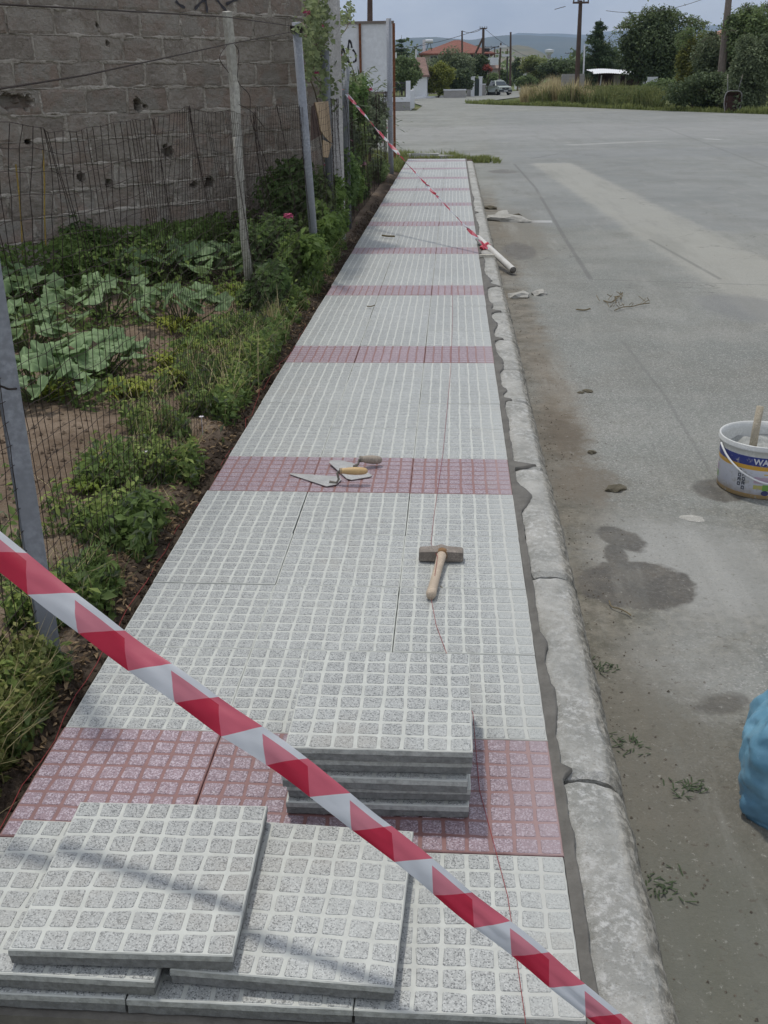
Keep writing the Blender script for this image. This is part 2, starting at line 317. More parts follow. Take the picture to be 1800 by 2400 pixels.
# ================================================================== PAVEMENT
def m_mortar(name, c=(.115, .11, .098)):
    M = MT(name, .75, .3, 'World'); f = M.noise(11, 6, .65)
    M.color(M.mix(M.ramp(f, .3, .7), mulc(c, .8), mulc(c, 1.25))); M.bump(M.noise(90, 5), .5, .004); return M.m
MORTAR = m_mortar('damp mortar')
mb = MB(); mb.box(.004, 1.215, -.41, 20.82, -.128, -.040)
pave = mb.obj('pavement', m_mortar('pavement bed', (.16, .15, .13)), kind='structure')
TILE = .3985
def tile_mesh(key, seed, thick=.038):
    rd = random.Random(seed); n = 8; S = TILE; m = .0035; B = MB(); gz = -.0012
    xs = [-S/2 + S*i/n for i in range(n+1)]
    ph = [[rd.uniform(0, 6.28) for _ in range(4)] for _ in range(2*(n+1))]
    def wv(k, t): p = ph[k]; return .0011*math.sin(t*23+p[0]) + .0007*math.sin(t*51+p[1])
    def pt(i, j):
        x = xs[i]; y = xs[j]
        return (x + (0 if i in (0, n) else wv(i, y)), y + (0 if j in (0, n) else wv(n+1+j, x)))
    h = .0041; sl = .0010
    for i in range(n):
        for j in range(n):
            c = [pt(i, j), pt(i+1, j), pt(i+1, j+1), pt(i, j+1)]
            off = [(h, h), (-h, h), (-h, -h), (h, -h)]
            low = []; top = []
            k = .0045+rd.uniform(-.0008, .0008)
            for q in range(4):
                x, y = c[q]; ox, oy = off[q]; ox *= 1+rd.uniform(-.2, .2); oy *= 1+rd.uniform(-.2, .2)
                sx = 1 if off[q][0] > 0 else -1; sy = 1 if off[q][1] > 0 else -1
                a = (x+ox+sx*k*.6, y+oy); b = (x+ox, y+oy+sy*k*.6)
                seq = [b, a] if q in (0, 2) else [a, b]
                for (u, v) in seq:
                    low.append((u, v, gz)); top.append((u+sx*sl, v+sy*sl, 0))
            B.add(low+top, [tuple(range(8, 16))]+[(q, (q+1) % 8, 8+(q+1) % 8, 8+q) for q in range(8)], 0)
    # groove plane, subdivided rim so the arris can be slightly uneven
    R = []; seg = 16
    for sd_ in range(4):
        for q in range(seg):
            t = -S/2+S*q/seg
            R.append({0: (t, -S/2), 1: (S/2, t), 2: (-t, S/2), 3: (-S/2, -t)}[sd_])
    nR = len(R)
    jit = [rd.uniform(-.0005, .0005) for _ in R]
    def ring(z, inset, amp): return [(x*(1-inset/(S/2))+rd.uniform(-amp, amp), y*(1-inset/(S/2))+rd.uniform(-amp, amp), z+rd.uniform(-amp, amp)*.5) for (x, y) in R]
    r0 = ring(gz, .0022, 0); r1 = ring(gz-.002, .0002, .0005); r2 = ring(-.015, .0, .0006); r3 = ring(-.016, .0012, .0009); r4 = ring(-thick+.003, .0018, .0014); r5 = ring(-thick, .005, .0016)
    V = r0+r1+r2+r3+r4+r5; F = [tuple(range(nR))]; mi = [1]
    B.add(V, [tuple(range(nR))], 1)
    b = len(B.V)-len(V)
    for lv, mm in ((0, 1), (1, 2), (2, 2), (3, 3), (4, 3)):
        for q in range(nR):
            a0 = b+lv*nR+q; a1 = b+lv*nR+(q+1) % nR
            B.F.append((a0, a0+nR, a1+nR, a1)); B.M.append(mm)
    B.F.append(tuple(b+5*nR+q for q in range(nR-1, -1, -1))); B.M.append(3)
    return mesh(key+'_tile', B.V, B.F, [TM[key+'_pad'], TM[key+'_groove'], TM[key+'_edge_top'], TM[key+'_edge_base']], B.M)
GT = [tile_mesh('grey', 10+i) for i in range(4)]; RT = [tile_mesh('red', 30+i) for i in range(4)]
for r in range(-1, 52):
    red = (r % 5 == 0)
    rowj = random.uniform(-.0012, .0012); lj = random.uniform(-.004, .004)
    for c in range(3):
        me = random.choice(RT if red else GT)
        rot = random.choice((0, 1, 2, 3))*math.pi/2+random.uniform(-.0012, .0012)
        link('tile', me, pave, (c*.4+.2+random.uniform(-.0008, .0008)+(lj if c == 0 else 0)*.6, r*.4+.2+rowj+random.uniform(-.0006, .0006), random.uniform(-.0016, .0008)), (random.uniform(-.003, .003), random.uniform(-.003, .003), rot+random.uniform(-.0015, .0015)))
# ---- kerb of old concrete stones, smeared mortar between tiles and kerb
def m_kerb():
    M = MT('weathered kerb concrete', .9, .2, 'World'); X, Y, Z = M.sep()
    a = M.noise(6, 6, .65); b = M.noise(42, 5, .7)
    c = M.mix(M.ramp(a, .35, .68), (.26, .262, .242), (.40, .395, .365))
    white = M.math('MULTIPLY', M.ramp(M.noise(42, 6, .8), .46, .64), M.ramp(M.noise(3.3, 4), .36, .6, .2, .75))
    c = M.mix(white, c, (.56, .56, .54))
    c = M.mix(M.math('MULTIPLY', M.ramp(M.noise(90, 5, .8), .55, .68), .6), c, (.17, .155, .13)); c = M.mix(M.ramp(M.noise(1.6, 5, .7), .52, .68, 0, .45), c, (.21, .20, .165))
    moss = M.math('MULTIPLY', M.ramp(M.math('ADD', X, M.math('MULTIPLY', a, .06)), 1.345, 1.385), .75)
    c = M.mix(moss, c, M.mix(M.ramp(b, .4, .6), (.10, .09, .065), (.30, .28, .23)))  # mottled darker brown towards the kerb's road side
    M.color(c); M.bump(M.math('ADD', b, M.math('MULTIPLY', M.noise(150, 4, .7), .6)), .9, .007); return M.m
KERB = m_kerb()
kerb = link('kerb', None, kind='structure'); kerb.empty_display_size = .1
joints = [-1.05, -.05+.32, 1.31, 2.30, 3.28, 3.89, 4.60, 5.43, 6.4, 7.40, 7.80, 8.8, 9.6, 10.3, 11.3, 12.3, 13.3, 14.3, 15.3, 16.3, 17.3, 18.3, 19.3, 20.3]
for i in range(len(joints)-1):
    y0, y1 = joints[i]+.006, joints[i+1]-.006
    if y1-y0 < .1: continue
    prof = [(1.212, -.128), (1.212, -.045), (1.222, -.012), (1.25, -.004), (1.30, -.005), (1.335, -.012), (1.357, -.034), (1.374, -.075), (1.385, -.129)]
    fine = 1 if y0 < 6 else 3
    ns = max(3, int((y1-y0)/(.018*fine)))
    V = []; F = []; sc = [(1.212+(1.222-1.212)*0, 0)]
    P = []
    for k in range(len(prof)-1):
        (xa, za), (xb, zb) = prof[k], prof[k+1]
        m_ = 3 if 2 <= k <= 7 and fine == 1 else 1
        for q in range(m_): P.append((xa+(xb-xa)*q/m_, za+(zb-za)*q/m_))
    P.append(prof[-1]); nP = len(P); hy = random.uniform(-.004, .003); hx = random.uniform(-.004, .004)
    for s_ in range(ns+1):
        t = s_/ns; y = y0+(y1-y0)*t; endr = max(0, 1-min(t, 1-t)*(y1-y0)/.018)
        for k, (x, z) in enumerate(P):
            nx = fbm(x*9, y*9, z*9, 1)*.006+fn(x*50, y*50, z*50)*.0035
            nz = fbm(x*7+5, y*7, 3, 1)*.005+fn(x*60, y*60, 7)*.0025
            inn = 0 if z < -.10 else 1
            V.append((x+hx+(nx if x > 1.3 else nx*.4)*inn - (x-1.29)*.10*endr, y+fn(x*30, z*30, i)*.004, z+(nz+hy)*inn-(.012*endr if z > -.08 else 0)))
    for s_ in range(ns):
        for k in range(nP-1):
            F.append((s_*nP+k, s_*nP+k+1, (s_+1)*nP+k+1, (s_+1)*nP+k))
    F.append(tuple(range(nP-1, -1, -1))); F.append(tuple(ns*nP+k for k in range(nP)))
    link('kerb_stone', mesh('kerb_stone', V, F, KERB, smooth=False), kerb)
# mortar smear: sheet just over the kerb's inner edge with a ragged outer edge
V = []; F = []; ys = np.arange(-.41, 20.8, .02)
jt = joints
def smear(y):
    w = .011 + .006*fn(y*3.1, 1.7)+.008*fn(y*11, 4.2)+.005*fn(y*37, 9)+.004*fn(y*90, 2)
    for yc, amp, sg in ((1.98, .050, .10), (.86, .020, .05), (.60, .018, .08), (3.45, .022, .05), (4.05, .03, .12), (5.0, .035, .12), (5.65, .028, .10), (6.6, .05, .25), (7.6, .02, .3), (3.9, .02, .06), (10, .02, .5), (13, .02, .4), (2.33, .10, .022), (3.28, .05, .02), (4.6, .06, .03), (5.43, .07, .04), (6.4, .09, .05), (.285, .03, .016), (8.8, .05, .06), (11.3, .05, .06)):
        w += amp*math.exp(-((y-yc)/sg)**2)*(1+.35*fn(y*30, yc))
    return max(.008, w)
for y in ys:
    w = smear(y)
    V += [(1.1995, y, -.004), (1.2135, y, -.0015), (1.2135+w*.55, y, .0025), (1.2135+w*.93, y, .0018), (1.2135+w, y, -.012)]
    for k in range(1, 4):
        x_, y_, z_ = V[-5+k]; V[-5+k] = (x_, y_, z_+fn(x_*60, y_*30, 3)*.0015 - max(0, (x_-1.31))*.35)
for j in range(len(ys)-1):
    for k in range(4): F.append((j*5+k, j*5+k+1, (j+1)*5+k+1, (j+1)*5+k))
link('mortar_joint', mesh('mortar_joint', V, F, MORTAR, smooth=True), kind='structure')
# ================================================================== GARDEN GROUND
def gz(x, y):
    b = -.055-.02*min(1, max(0, (-x-.1)/1.5))
    if x > -.16: b = -.060-.035*min(1, (x+.16)/.14)
    return b+.022*fbm(x*2.2, y*2.2, 0, 1, 5)+.010*fn(x*13, y*13)+.005*fn(x*31, y*31, 2)
def m_soil():
    M = MT('garden soil', .97, .1, 'World'); a = M.noise(2.2, 6, .65); b = M.noise(26, 6, .7)
    c = M.mix(M.ramp(a, .35, .66), (.125, .092, .066), (.245, .19, .14)); c = M.mix(M.ramp(b, .44, .64), c, M.mix(.5, c, (.12, .085, .055)))
    c = M.mix(M.ramp(M.noise(75, 3, .6), .64, .70, 0, .7), c, (.31, .26, .20))
    c = M.mix(M.ramp(M.sep()[0], -.24, -.10, 0, .75), c, (.055, .043, .034))  # dark soil and the shade beside the pavement edge, both put into the colour
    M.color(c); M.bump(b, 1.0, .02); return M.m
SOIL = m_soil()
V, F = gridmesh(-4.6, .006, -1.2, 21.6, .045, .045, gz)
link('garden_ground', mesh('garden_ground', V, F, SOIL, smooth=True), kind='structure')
mb = MB(); mb.poly([(-40, -12), (-4.5, -12), (-4.5, 21.2), (-40, 21.2)], -.10); mb.obj('yard_ground', SOIL, kind='structure')
# soil crumbs / clods: nobody could count
def scatter_chunks(name, pts, smin, smax, mat, kind='stuff'):
    B = MB()
    for (x, y, z) in pts:
        s_ = random.uniform(smin, smax)*random.uniform(.5, 1); d = [Vector(v).normalized()*s_*random.uniform(.6, 1.2) for v in ((1, 0, 0), (0, 1, 0), (-1, 0, 0), (0, -1, 0), (0, 0, .8), (0, 0, -.5))]
        a = random.random()*6.28; R = Matrix.Rotation(a, 3, 'Z')
        B.add([R @ v+Vector((x, y, z+s_*.2)) for v in d], [(0, 1, 4), (1, 2, 4), (2, 3, 4), (3, 0, 4), (1, 0, 5), (2, 1, 5), (3, 2, 5), (0, 3, 5)])
    return B.obj(name, mat, kind=kind)
pts = []
for _ in range(5200):
    y = random.uniform(-.6, 9)*random.random()**.4; x = -random.random()**1.2*3.4-.01
    pts.append((x, y, gz(x, y)))
for _ in range(3200):
    y = random.uniform(-.6, 14)*random.random()**.35; x = -random.random()*.16-.004; pts.append((x, y, gz(x, y)))
scatter_chunks('soil_clods', pts, .004, .020, SOIL)
pts = []
for _ in range(900):
    y = random.uniform(-.6, 14)*random.random()**.6; x = 1.39+abs(random.gauss(0, .12))
    if random.random() < .12: x = random.uniform(1.4, 4.5)
    pts.append((x, y, ROADZ))
scatter_chunks('gutter_grit', pts, .0015, .006, simple('grit', (.17, .145, .115), .95, .4, 30))
# strip of unfinished ground beyond the last row
V, F = gridmesh(-.6, 1.35, 20.83, 22.4, .06, .06, lambda x, y: -.06+.03*fbm(x*3, y*3)-.07*max(0, (y-21.9)/.5))
link('bare_strip', mesh('bare_strip', V, F, SOIL, smooth=True), kind='structure')
# ================================================================== LOOSE TILES
UP = lambda n: ('ordinal', n)
def loose_tile(x, y, ztop, rz, label, seed, group, thick=.038):
    o = link('paving_tile', tile_mesh('grey', seed, thick), None, (x, y, ztop+.0018*0), (0, 0, rz)); tag(o, label, 'paving tile', group); return o
lab = ['topmost pale grey paving tile of the tall stack, its full checked face showing',
       'second tile down in the tall stack, a dark band under the topmost tile',
       'middle tile of the tall stack of grey paving tiles',
       'fourth tile down in the tall stack, set back in shade above the bottom tile',
       'bottom tile of the tall stack, resting on the red paving row']
off = [(0, 0, .0), (-.003, .012, .012), (-.008, -.002, -.008), (-.004, .014, .01), (-.006, .003, .006)]
for k in range(5):
    loose_tile(.810+off[k][0], .295+off[k][1], .1815-k*.0362, math.pi/2*k+.004+off[k][2], lab[k], 60+k, 'paving tiles in the tall stack', .0355)
loose_tile(.386, -.175, .0815, .018, 'loose grey paving tile lying on top of two others, crossed by a soft shadow', 71, 'loose paving tiles in the foreground')
loose_tile(.680, -.177, .0405, -.045+.0, 'loose grey paving tile right of the topmost one, its right side uncovered', 72, 'loose paving tiles in the foreground')
loose_tile(.256, -.194, .0405, -.012, 'loose grey paving tile at the left picture edge, mostly hidden under another tile', 73, 'loose paving tiles in the foreground')
# ================================================================== TOOLS
STEEL = simple('worn trowel steel', (.50, .50, .48), .42, .18, 25, .55, .1)
STEELD = simple('forged neck steel', (.22, .20, .17), .55, .2, 40, .6, .2)
WOODY = simple('yellow turned wood', (.58, .40, .19), .5, .15, 18, 0, .1)
WOODG = simple('greyed wood', (.36, .31, .25), .8, .22, 22)
def trowel(label, bl, neck, hA, hB, hmat, r=.0155, zt=.001, flip=False):
    t = thing('trowel', label, 'trowel', (0, 0, 0), group='brick trowels on the red row')
    B = MB(); n = len(bl); V = [(x, y, z) for x, y, z in bl]+[(x, y, z+.0022) for x, y, z in bl]
    B.add(V, [tuple(range(n-1, -1, -1)), tuple(range(n, 2*n))]+[(i, (i+1) % n, n+(i+1) % n, n+i) for i in range(n)])
    B.obj('blade', STEEL, t)
    B = MB(); B.tube(neck, [.008]+[.0048]*(len(neck)-2)+[.0065], 8); B.obj('neck', STEELD, t, smooth=True)
    a, b = Vector(hA), Vector(hB); d = b-a
    B = MB(); prof = [(0, .55), (.03, .8), (.12, .72), (.3, .92), (.55, 1.05), (.78, .98), (.92, .8), (.985, .45), (1, .1)]
    B.tube([a+d*q for q, _ in prof], [r*w for _, w in prof], 12); B.obj('handle', hmat, t, smooth=True)
    B = MB(); B.tube([a-d*.02, a+d*.07], r*.78, 12); B.obj('ferrule', STEELD, t, smooth=True)
    return t
trowel('trowel with a yellow turned handle and long pointed blade, nearer of the two',
       [(.300, 2.185, .003), (.305, 2.170, .003), (.468, 2.044, .003), (.506, 2.064, .004), (.520, 2.118, .004), (.510, 2.150, .004)],
       [(.478, 2.085, .006), (.505, 2.075, .008), (.514, 2.078, .022), (.508, 2.082, .046), (.516, 2.083, .055), (.528, 2.084, .056)], (.519, 2.083, .0555), (.630, 2.086, .0555), WOODY)
trowel('trowel with a grey weathered handle lying behind the yellow handled one',
       [(.449, 2.296, .012), (.455, 2.318, .012), (.500, 2.325, .010), (.555, 2.290, .010), (.640, 2.172, .003), (.632, 2.155, .003), (.560, 2.118, .003), (.540, 2.130, .004)],
       [(.560, 2.245, .013), (.575, 2.262, .020), (.580, 2.270, .036), (.585, 2.272, .040)], (.583, 2.272, .038), (.672, 2.300, .024), WOODG, .018)
# bent hammer
t = thing('hammer', 'wooden hammer with a short grey head lying on the grey tiles', 'hammer', (0, 0, 0))
B = MB(); pr = [(-.074, .018), (-.070, .0215), (-.02, .0235), (.0, .027), (.02, .0235), (.070, .0215), (.0745, .018)]
V = []; F = []
for (x, h) in pr: V += [(.929+x, 1.400-h*.95, .004), (.929+x, 1.400+h*1.1, .004), (.929+x, 1.400+h*1.1, .004+h*1.5), (.929+x, 1.400-h*.95, .004+h*1.5)]
for i in range(len(pr)-1):
    for q in range(4): F.append((i*4+q, (i+1)*4+q, (i+1)*4+(q+1) % 4, i*4+(q+1) % 4))
F += [(0, 1, 2, 3), (27, 26, 25, 24)]
B.add(V, F); B.obj('head', simple('scuffed hammer head', (.27, .235, .20), .8, .3, 30, 0, .4), t)
B = MB(); a = Vector((.932, 1.385, .028)); b = Vector((.900, 1.105, .0165))
B.tube([a+(b-a)*q for q in (-.02, .05, .3, .6, .85, .95, 1.0)], [.0165, .0165, .0145, .0145, .0155, .0165, .0125], 14); B.obj('handle', simple('pale ash handle', (.50, .41, .31), .65, .16, 26), t, smooth=True)
B = MB(); B.tube([a+(b-a)*-.04, a+(b-a)*.035], .0195, 14); B.obj('collar', simple('rust collar', (.26, .15, .07), .8), t, smooth=True)
# red mason's line
RED = simple('red cord', (.30, .05, .05), .7, .1, 30, 0, 0)
def cord(name, pts, r, label, mat=RED, n=5, cat='string'):
    B = MB(); B.tube(pts, r, n); o = B.obj(name, mat, smooth=True); tag(o, label, cat); return o
cord('string_line', [(.955, 6.5, .004), (.962, 5.25, .004), (.953, 3.8, .004), (.925, 2.46, .004), (.898, 1.75, .004), (.893, 1.52, .004), (.918, 1.33, .046), (.912, 1.22, .038), (.903, 1.10, .006), (.92, .95, .003), (.95, .80, .003), (.975, .62, .006), (1.02, .50, .006), (1.03, .2, .003), (1.053, .046, .003), (1.078, -.124, .003), (1.094, -.405, .003), (1.096, -.42, -.03)], .0008, 'thin red mason\'s line running down the right side of the tiled pavement')
cord('string_line', [(-.05+.012*math.sin(y*3)-.02*random.random(), y, gz(-.06, y)+.006+.012*math.sin(y*2.1)+.012*random.random()) for y in np.arange(-.2, 5.4, .09)], .0013, 'red cord lying in the soil along the left edge of the pavement')
# ================================================================== BARRIER TAPES
def m_tape():
    M = MT('barrier tape', .45, .4); uv = N(M.t, 'ShaderNodeUVMap'); sp = N(M.t, 'ShaderNodeSeparateXYZ'); M.l(uv.outputs[0], sp.inputs[0])
    u, v = sp.outputs[0], sp.outputs[1]     # u along in periods, v across 0..1
    def stripe(k, ph): 
        q = M.math('FRACT', M.math('ADD', M.math('ADD', u, M.math('MULTIPLY', v, k)), ph)); return M.math('LESS_THAN', q, .5)
    A = M.math('GREATER_THAN', M.math('FRACT', M.math('SUBTRACT', u, M.math('MULTIPLY', v, .28))), .5); Bk = M.math('GREATER_THAN', M.math('FRACT', M.math('ADD', u, M.math('MULTIPLY', v, .22))), .49)
    inner = M.math('MULTIPLY', M.math('GREATER_THAN', v, .0), M.math('LESS_THAN', v, .80))
    Bk = M.math('MULTIPLY', Bk, inner)
    both = M.math('MULTIPLY', A, Bk); notA = M.math('SUBTRACT', 1.0, A)
    white = (.56, .59, .63); c = M.mix(A, white, (.56, .12, .17)); c = M.mix(both, c, (.44, .018, .05)); c = M.mix(M.math('MULTIPLY', notA, Bk), c, (.54, .19, .24))
    M.color(c); tr = N(M.t, 'ShaderNodeBsdfTranslucent'); M.l(c, tr.inputs[0]); ms = N(M.t, 'ShaderNodeMixShader'); ms.inputs[0].default_value = .4
    out = M.t.nodes['Material Output']; M.l(M.b.outputs[0], ms.inputs[1]); M.l(tr.outputs[0], ms.inputs[2]); M.l(ms.outputs[0], out.inputs[0]); return M.m
TAPE = m_tape()
def ribbon(name, pts, widths, twist, period, label, nrm=None, ph=0.0, uf=None):
    pts = [Vector(p) for p in pts]; V = []; F = []; U = []; s_ = 0; K = 8
    for i, p in enumerate(pts):
        d = (pts[min(i+1, len(pts)-1)]-pts[max(i-1, 0)]).normalized()
        if i: s_ += (pts[i]-pts[i-1]).length
        face = nrm(p) if nrm else Vector((0, -1, .8))
        w = d.cross(face).normalized(); w = Matrix.Rotation(twist(i/(len(pts)-1)), 3, d) @ w; nn = d.cross(w).normalized()
        if w.z < 0: w = -w
        for k in range(K+1):
            t_ = k/K-.5; bul = .10*widths(i/(len(pts)-1))*(1-(2*t_)**2)+.0022*math.sin(s_*38+t_*5)*(1-abs(t_))+.0035*fn(s_*9, t_*4, 7)+.002*fn(s_*30, t_*9, 3)
            V.append(tuple(p+w*t_*widths(i/(len(pts)-1))+nn*bul)); U.append(((uf[i] if uf else s_/period+ph), k/K))
    n = len(pts); 
    for i in range(n-1):
        for k in range(K): F.append((i*(K+1)+k, (i+1)*(K+1)+k, (i+1)*(K+1)+k+1, i*(K+1)+k+1))
    # a second layer 1.5 mm behind closes the flattened tube
    me = mesh(name, V, F, TAPE, smooth=True); uvl = me.uv_layers.new(name='UVMap')
    for lp in me.loops: uvl.data[lp.index].uv = U[lp.vertex_index]
    o = link(name, me); tag(o, label, 'barrier tape'); return o
cpx = [(-40, 1262), (67, 1347), (181, 1436), (295, 1524), (400, 1597), (510, 1676), (600, 1736), (694, 1801), (790, 1873), (868, 1937), (982, 2026), (1096, 2123), (1226, 2222), (1335, 2315), (1425, 2388), (1500, 2450)]
nv = Vector((.476, 1, 0))
def on_tape(px, py):
    d = _ray(px, py); p0 = Vector((.137, .024, .61)); return CP + d*((p0-CP).dot(nv)/d.dot(nv))
ctl = [on_tape(*q) for q in cpx]
d0 = (ctl[1]-ctl[0]).normalized()
ctl = [ctl[0]-d0*.30, ctl[0]-d0*.15]+ctl
def densify(P, k=8):
    out = []
    for i in range(len(P)-1):
        p0, p1, p2, p3 = P[max(i-1, 0)], P[i], P[i+1], P[min(i+2, len(P)-1)]
        for j in range(k):
            t_ = j/k; out.append(.5*((2*p1)+(-p0+p2)*t_+(2*p0-5*p1+4*p2-p3)*t_**2+(-p0+3*p1-3*p2+p3)*t_**3))
    out.append(P[-1]); return out
TP = densify(ctl, 8)
for q_ in TP: q_ += UPV*.004*fn(q_.x*7, 3)
def tape_u(p):
    d = p-CP; x = 900+CF*d.dot(RGT)/d.dot(FWD); return (x-90)/(240-.0286*x)
ribbon('barrier_tape', TP, lambda t: .063-.026*t+.0012*math.sin(t*17), lambda t: .25*t, .200, 'red and white barrier tape slung across the foreground, nearest the camera', nrm=lambda p: (p-CP).normalized(), uf=[tape_u(p) for p in TP])
pE = ax(808, 215, -.24); pT = Vector((1.279, 7.908, .055))
far = [pE.lerp(pT, q/60)-Vector((0, 0, .03*math.sin(math.pi*q/60))) for q in range(61)]
ribbon('barrier_tape', far, lambda t: .040, lambda t: .45*math.sin(t*22)+.2*math.sin(t*51), .235, 'twisted red and white barrier tape stretched from the fence to the white pipe', nrm=lambda p: Vector((1, -1, .6)))
B = MB()
for k in range(3):
    ring = [(pE.x+.026*math.cos(q*math.pi/5), pE.y+.026*math.sin(q*math.pi/5), pE.z+.008*k+.006*math.sin(q+k)) for q in range(11)]; B.tube(ring, .006, 5)
tp = B.obj('tape_knot', simple('tape white and red knot', (.66, .30, .33), .5, .35, 60), smooth=True); tag(tp, 'knotted red and white tape end wound round a grey fence pole', 'tape')
# white pipe and short lath on the kerb
PIPE = simple('dusty white pipe', (.62, .61, .57), .5, .16, 12)
tpipe = thing('pipe', 'dusty white plastic pipe lying over the kerb with tape knotted round it', 'pipe')
B = MB(); a = Vector((1.205, 8.62, .055)); b = Vector((1.50, 7.60, -.085)); B.tube([a.lerp(b, q/8) for q in range(9)], .030, 20, cap=False); B.obj('tube', PIPE, tpipe, smooth=True)
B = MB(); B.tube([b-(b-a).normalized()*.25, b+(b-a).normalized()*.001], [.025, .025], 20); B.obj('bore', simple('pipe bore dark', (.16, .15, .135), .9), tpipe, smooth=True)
B = MB(); B.tube([a.lerp(b, .28), a.lerp(b, .315)], .033, 16); B.tube([a.lerp(b, .30)+Vector((0, 0, .04)), a.lerp(b, .30)+Vector((-.06, -.05, -.01))], [.012, .03], 6); B.obj('tape_knot', simple('red tape knot', (.60, .07, .10), .5, .2, 50), tpipe)
B = MB(); M4 = Matrix.Translation((1.255, 7.76, .016)) @ Matrix.Rotation(-.10, 4, 'Z'); B.box(-.055, .085, -.018, .018, -.012, .012, mat=M4); o = B.obj('lath', simple('pale lath', (.55, .52, .44), .8)); tag(o, 'short pale wooden lath under the white pipe on the kerb', 'lath')
# ================================================================== BUCKET
bx, by, bz = 2.272, 2.462, ROADZ
t = thing('bucket', 'white plastic builder\'s bucket with blue and orange label holding mortar', 'bucket', (bx, by, bz))
PL = simple('dirty white plastic', (.60, .61, .585), .42, .10, 14, 0, .05, .4)
def m_label():
    M = MT('bucket label print', .4, .4); X, Y, Z = M.sep(); at = M.math('ARCTAN2', Y, X)
    # angle measured from the side that faces the camera (about -125 deg)
    th = M.math('SUBTRACT', at, math.radians(-128))
    c = M.mix(M.ramp(M.noise(6, 4), .3, .7), (.52, .54, .60), (.60, .61, .64))
    top = M.math('ADD', .172, M.math('MULTIPLY', th, -.008))
    inb = lambda lo, hi: M.math('MULTIPLY', M.math('GREATER_THAN', Z, lo), M.math('LESS_THAN', Z, hi))
    c = M.mix(inb(.144, .182), c, (.032, .045, .20)); c = M.mix(inb(.126, .144), c, (.58, .33, .05)); c = M.mix(inb(-.01, .020), c, (.55, .33, .08))
    right = M.math('GREATER_THAN', th, math.radians(14)); r2 = M.math('GREATER_THAN', th, math.radians(26))
    c = M.mix(M.math('MULTIPLY', right, inb(.070, .098)), c, (.50, .38, .47)); c = M.mix(M.math('MULTIPLY', M.math('LESS_THAN', th, math.radians(34)), M.math('MULTIPLY', right, inb(.044, .062))), c, (.50, .47, .16))
    c = M.mix(M.math('MULTIPLY', r2, inb(.040, .066)), c, (.22, .42, .10)); c = M.mix(M.math('MULTIPLY', r2, inb(.108, .113)), c, (.58, .40, .12))
    dirt = M.ramp(M.math('ADD', Z, M.math('MULTIPLY', M.noise(18, 5, .7), .10)), .045, .10, .8, 0); c = M.mix(dirt, c, (.30, .24, .16))
    c = M.mix(M.ramp(M.noise(40, 5, .7), .57, .66, 0, .7), c, (.42, .41, .38)); c = M.mix(M.ramp(M.noise(11, 6, .75), .58, .64, 0, .6), c, (.38, .37, .33)); M.color(c); return M.m
LAB = m_label()
B = MB(); B.lathe([(.165, 0), (.171, .006), (.175, .183)], 64); B.obj('body', LAB, t, smooth=True)
B = MB(); B.lathe([(.1745, .182), (.1765, .186), (.178, .205), (.184, .207), (.1855, .214), (.182, .217), (.184, .227), (.181, .231), (.176, .229), (.172, .20), (.168, .02), (0, .019)], 64); B.obj('rim', PL, t, smooth=True)
B = MB(); B.lathe([(.166, .0), (0, .0)], 48); B.obj('bottom', PL, t)
B = MB(); V = []; ng = 20
for j in range(ng+1):
    for i in range(48):
        rr = .170*j/ng; a_ = i/48*2*math.pi; x, y = rr*math.cos(a_), rr*math.sin(a_)
        V.append((x, y, .150+.03*fbm(x*14, y*14)+.012*(x/.17)+.02*max(0, y/.17)))
B.add(V, [(j*48+i, j*48+(i+1) % 48, (j+1)*48+(i+1) % 48, (j+1)*48+i) for j in range(ng) for i in range(48)]); B.obj('mortar', simple('pale wet mortar', (.36, .37, .35), .8, .2, 20, 0, .5), t, smooth=True)
B = MB(); V0 = []
ha = math.radians(188); hp = [(.186*math.cos(ha+q), .186*math.sin(ha+q), .200-.125*math.sin(q/math.pi*math.pi)) for q in np.linspace(0, math.pi, 26)]
hp = [(x*(1+.03*math.sin(i/25*math.pi)), y*(1+.03*math.sin(i/25*math.pi)), z) for i, (x, y, z) in enumerate(hp)]
B.tube(hp, .0042, 8); B.obj('bail_handle', simple('white handle', (.68, .69, .68), .4, .06), t, smooth=True)
B = MB(); B.tube([(-.055, -.03, .13), (-.050, -.025, .24), (-.040, -.012, .355)], [.0165, .0165, .0155], 8); B.box(-.062, -.03, -.04, -.01, .12, .13); st = B.obj('stick', simple('plastered stick', (.42, .37, .28), .85, .2, 20), loc=(bx, by, bz), smooth=True); tag(st, 'mortar-caked wooden stick standing in the bucket', 'stick')
# print on the bucket: words and rows of little marks as thin geometry
def font_obj(name, txt, size, mat, parent, f, bold=.0, thick=.0006):
    cu = bpy.data.curves.new('txt', 'FONT'); cu.body = txt; cu.size = size; cu.offset = bold; cu.extrude = thick; cu.resolution_u = 3
    to = bpy.data.objects.new('txt', cu); COL.objects.link(to); dg = bpy.context.evaluated_depsgraph_get(); me = bpy.data.meshes.new_from_object(to.evaluated_get(dg)); bpy.data.objects.remove(to)
    bm = bmesh.new(); bm.from_mesh(me); bmesh.ops.subdivide_edges(bm, edges=[e_ for e_ in bm.edges if e_.calc_length() > size*.25], cuts=2); bm.to_mesh(me); bm.free()
    for v in me.vertices: v.co = f(v.co)
    me.materials.clear(); me.materials.append(mat); me.name = name; return link(name, me, parent)
def wrap(th0, z0, R0=.1755):
    def f(co):
        a_ = math.radians(-128)+th0+co.x/.175; z = z0+co.y; R = R0-.0012+.004*(z-.09)/.17*.5+co.z+.0002; return Vector((R*math.cos(a_), R*math.sin(a_), z))
    return f
INK = simple('dark print', (.06, .07, .09), .5, .1); SIL = simple('silver print', (.62, .63, .66), .4, .05)
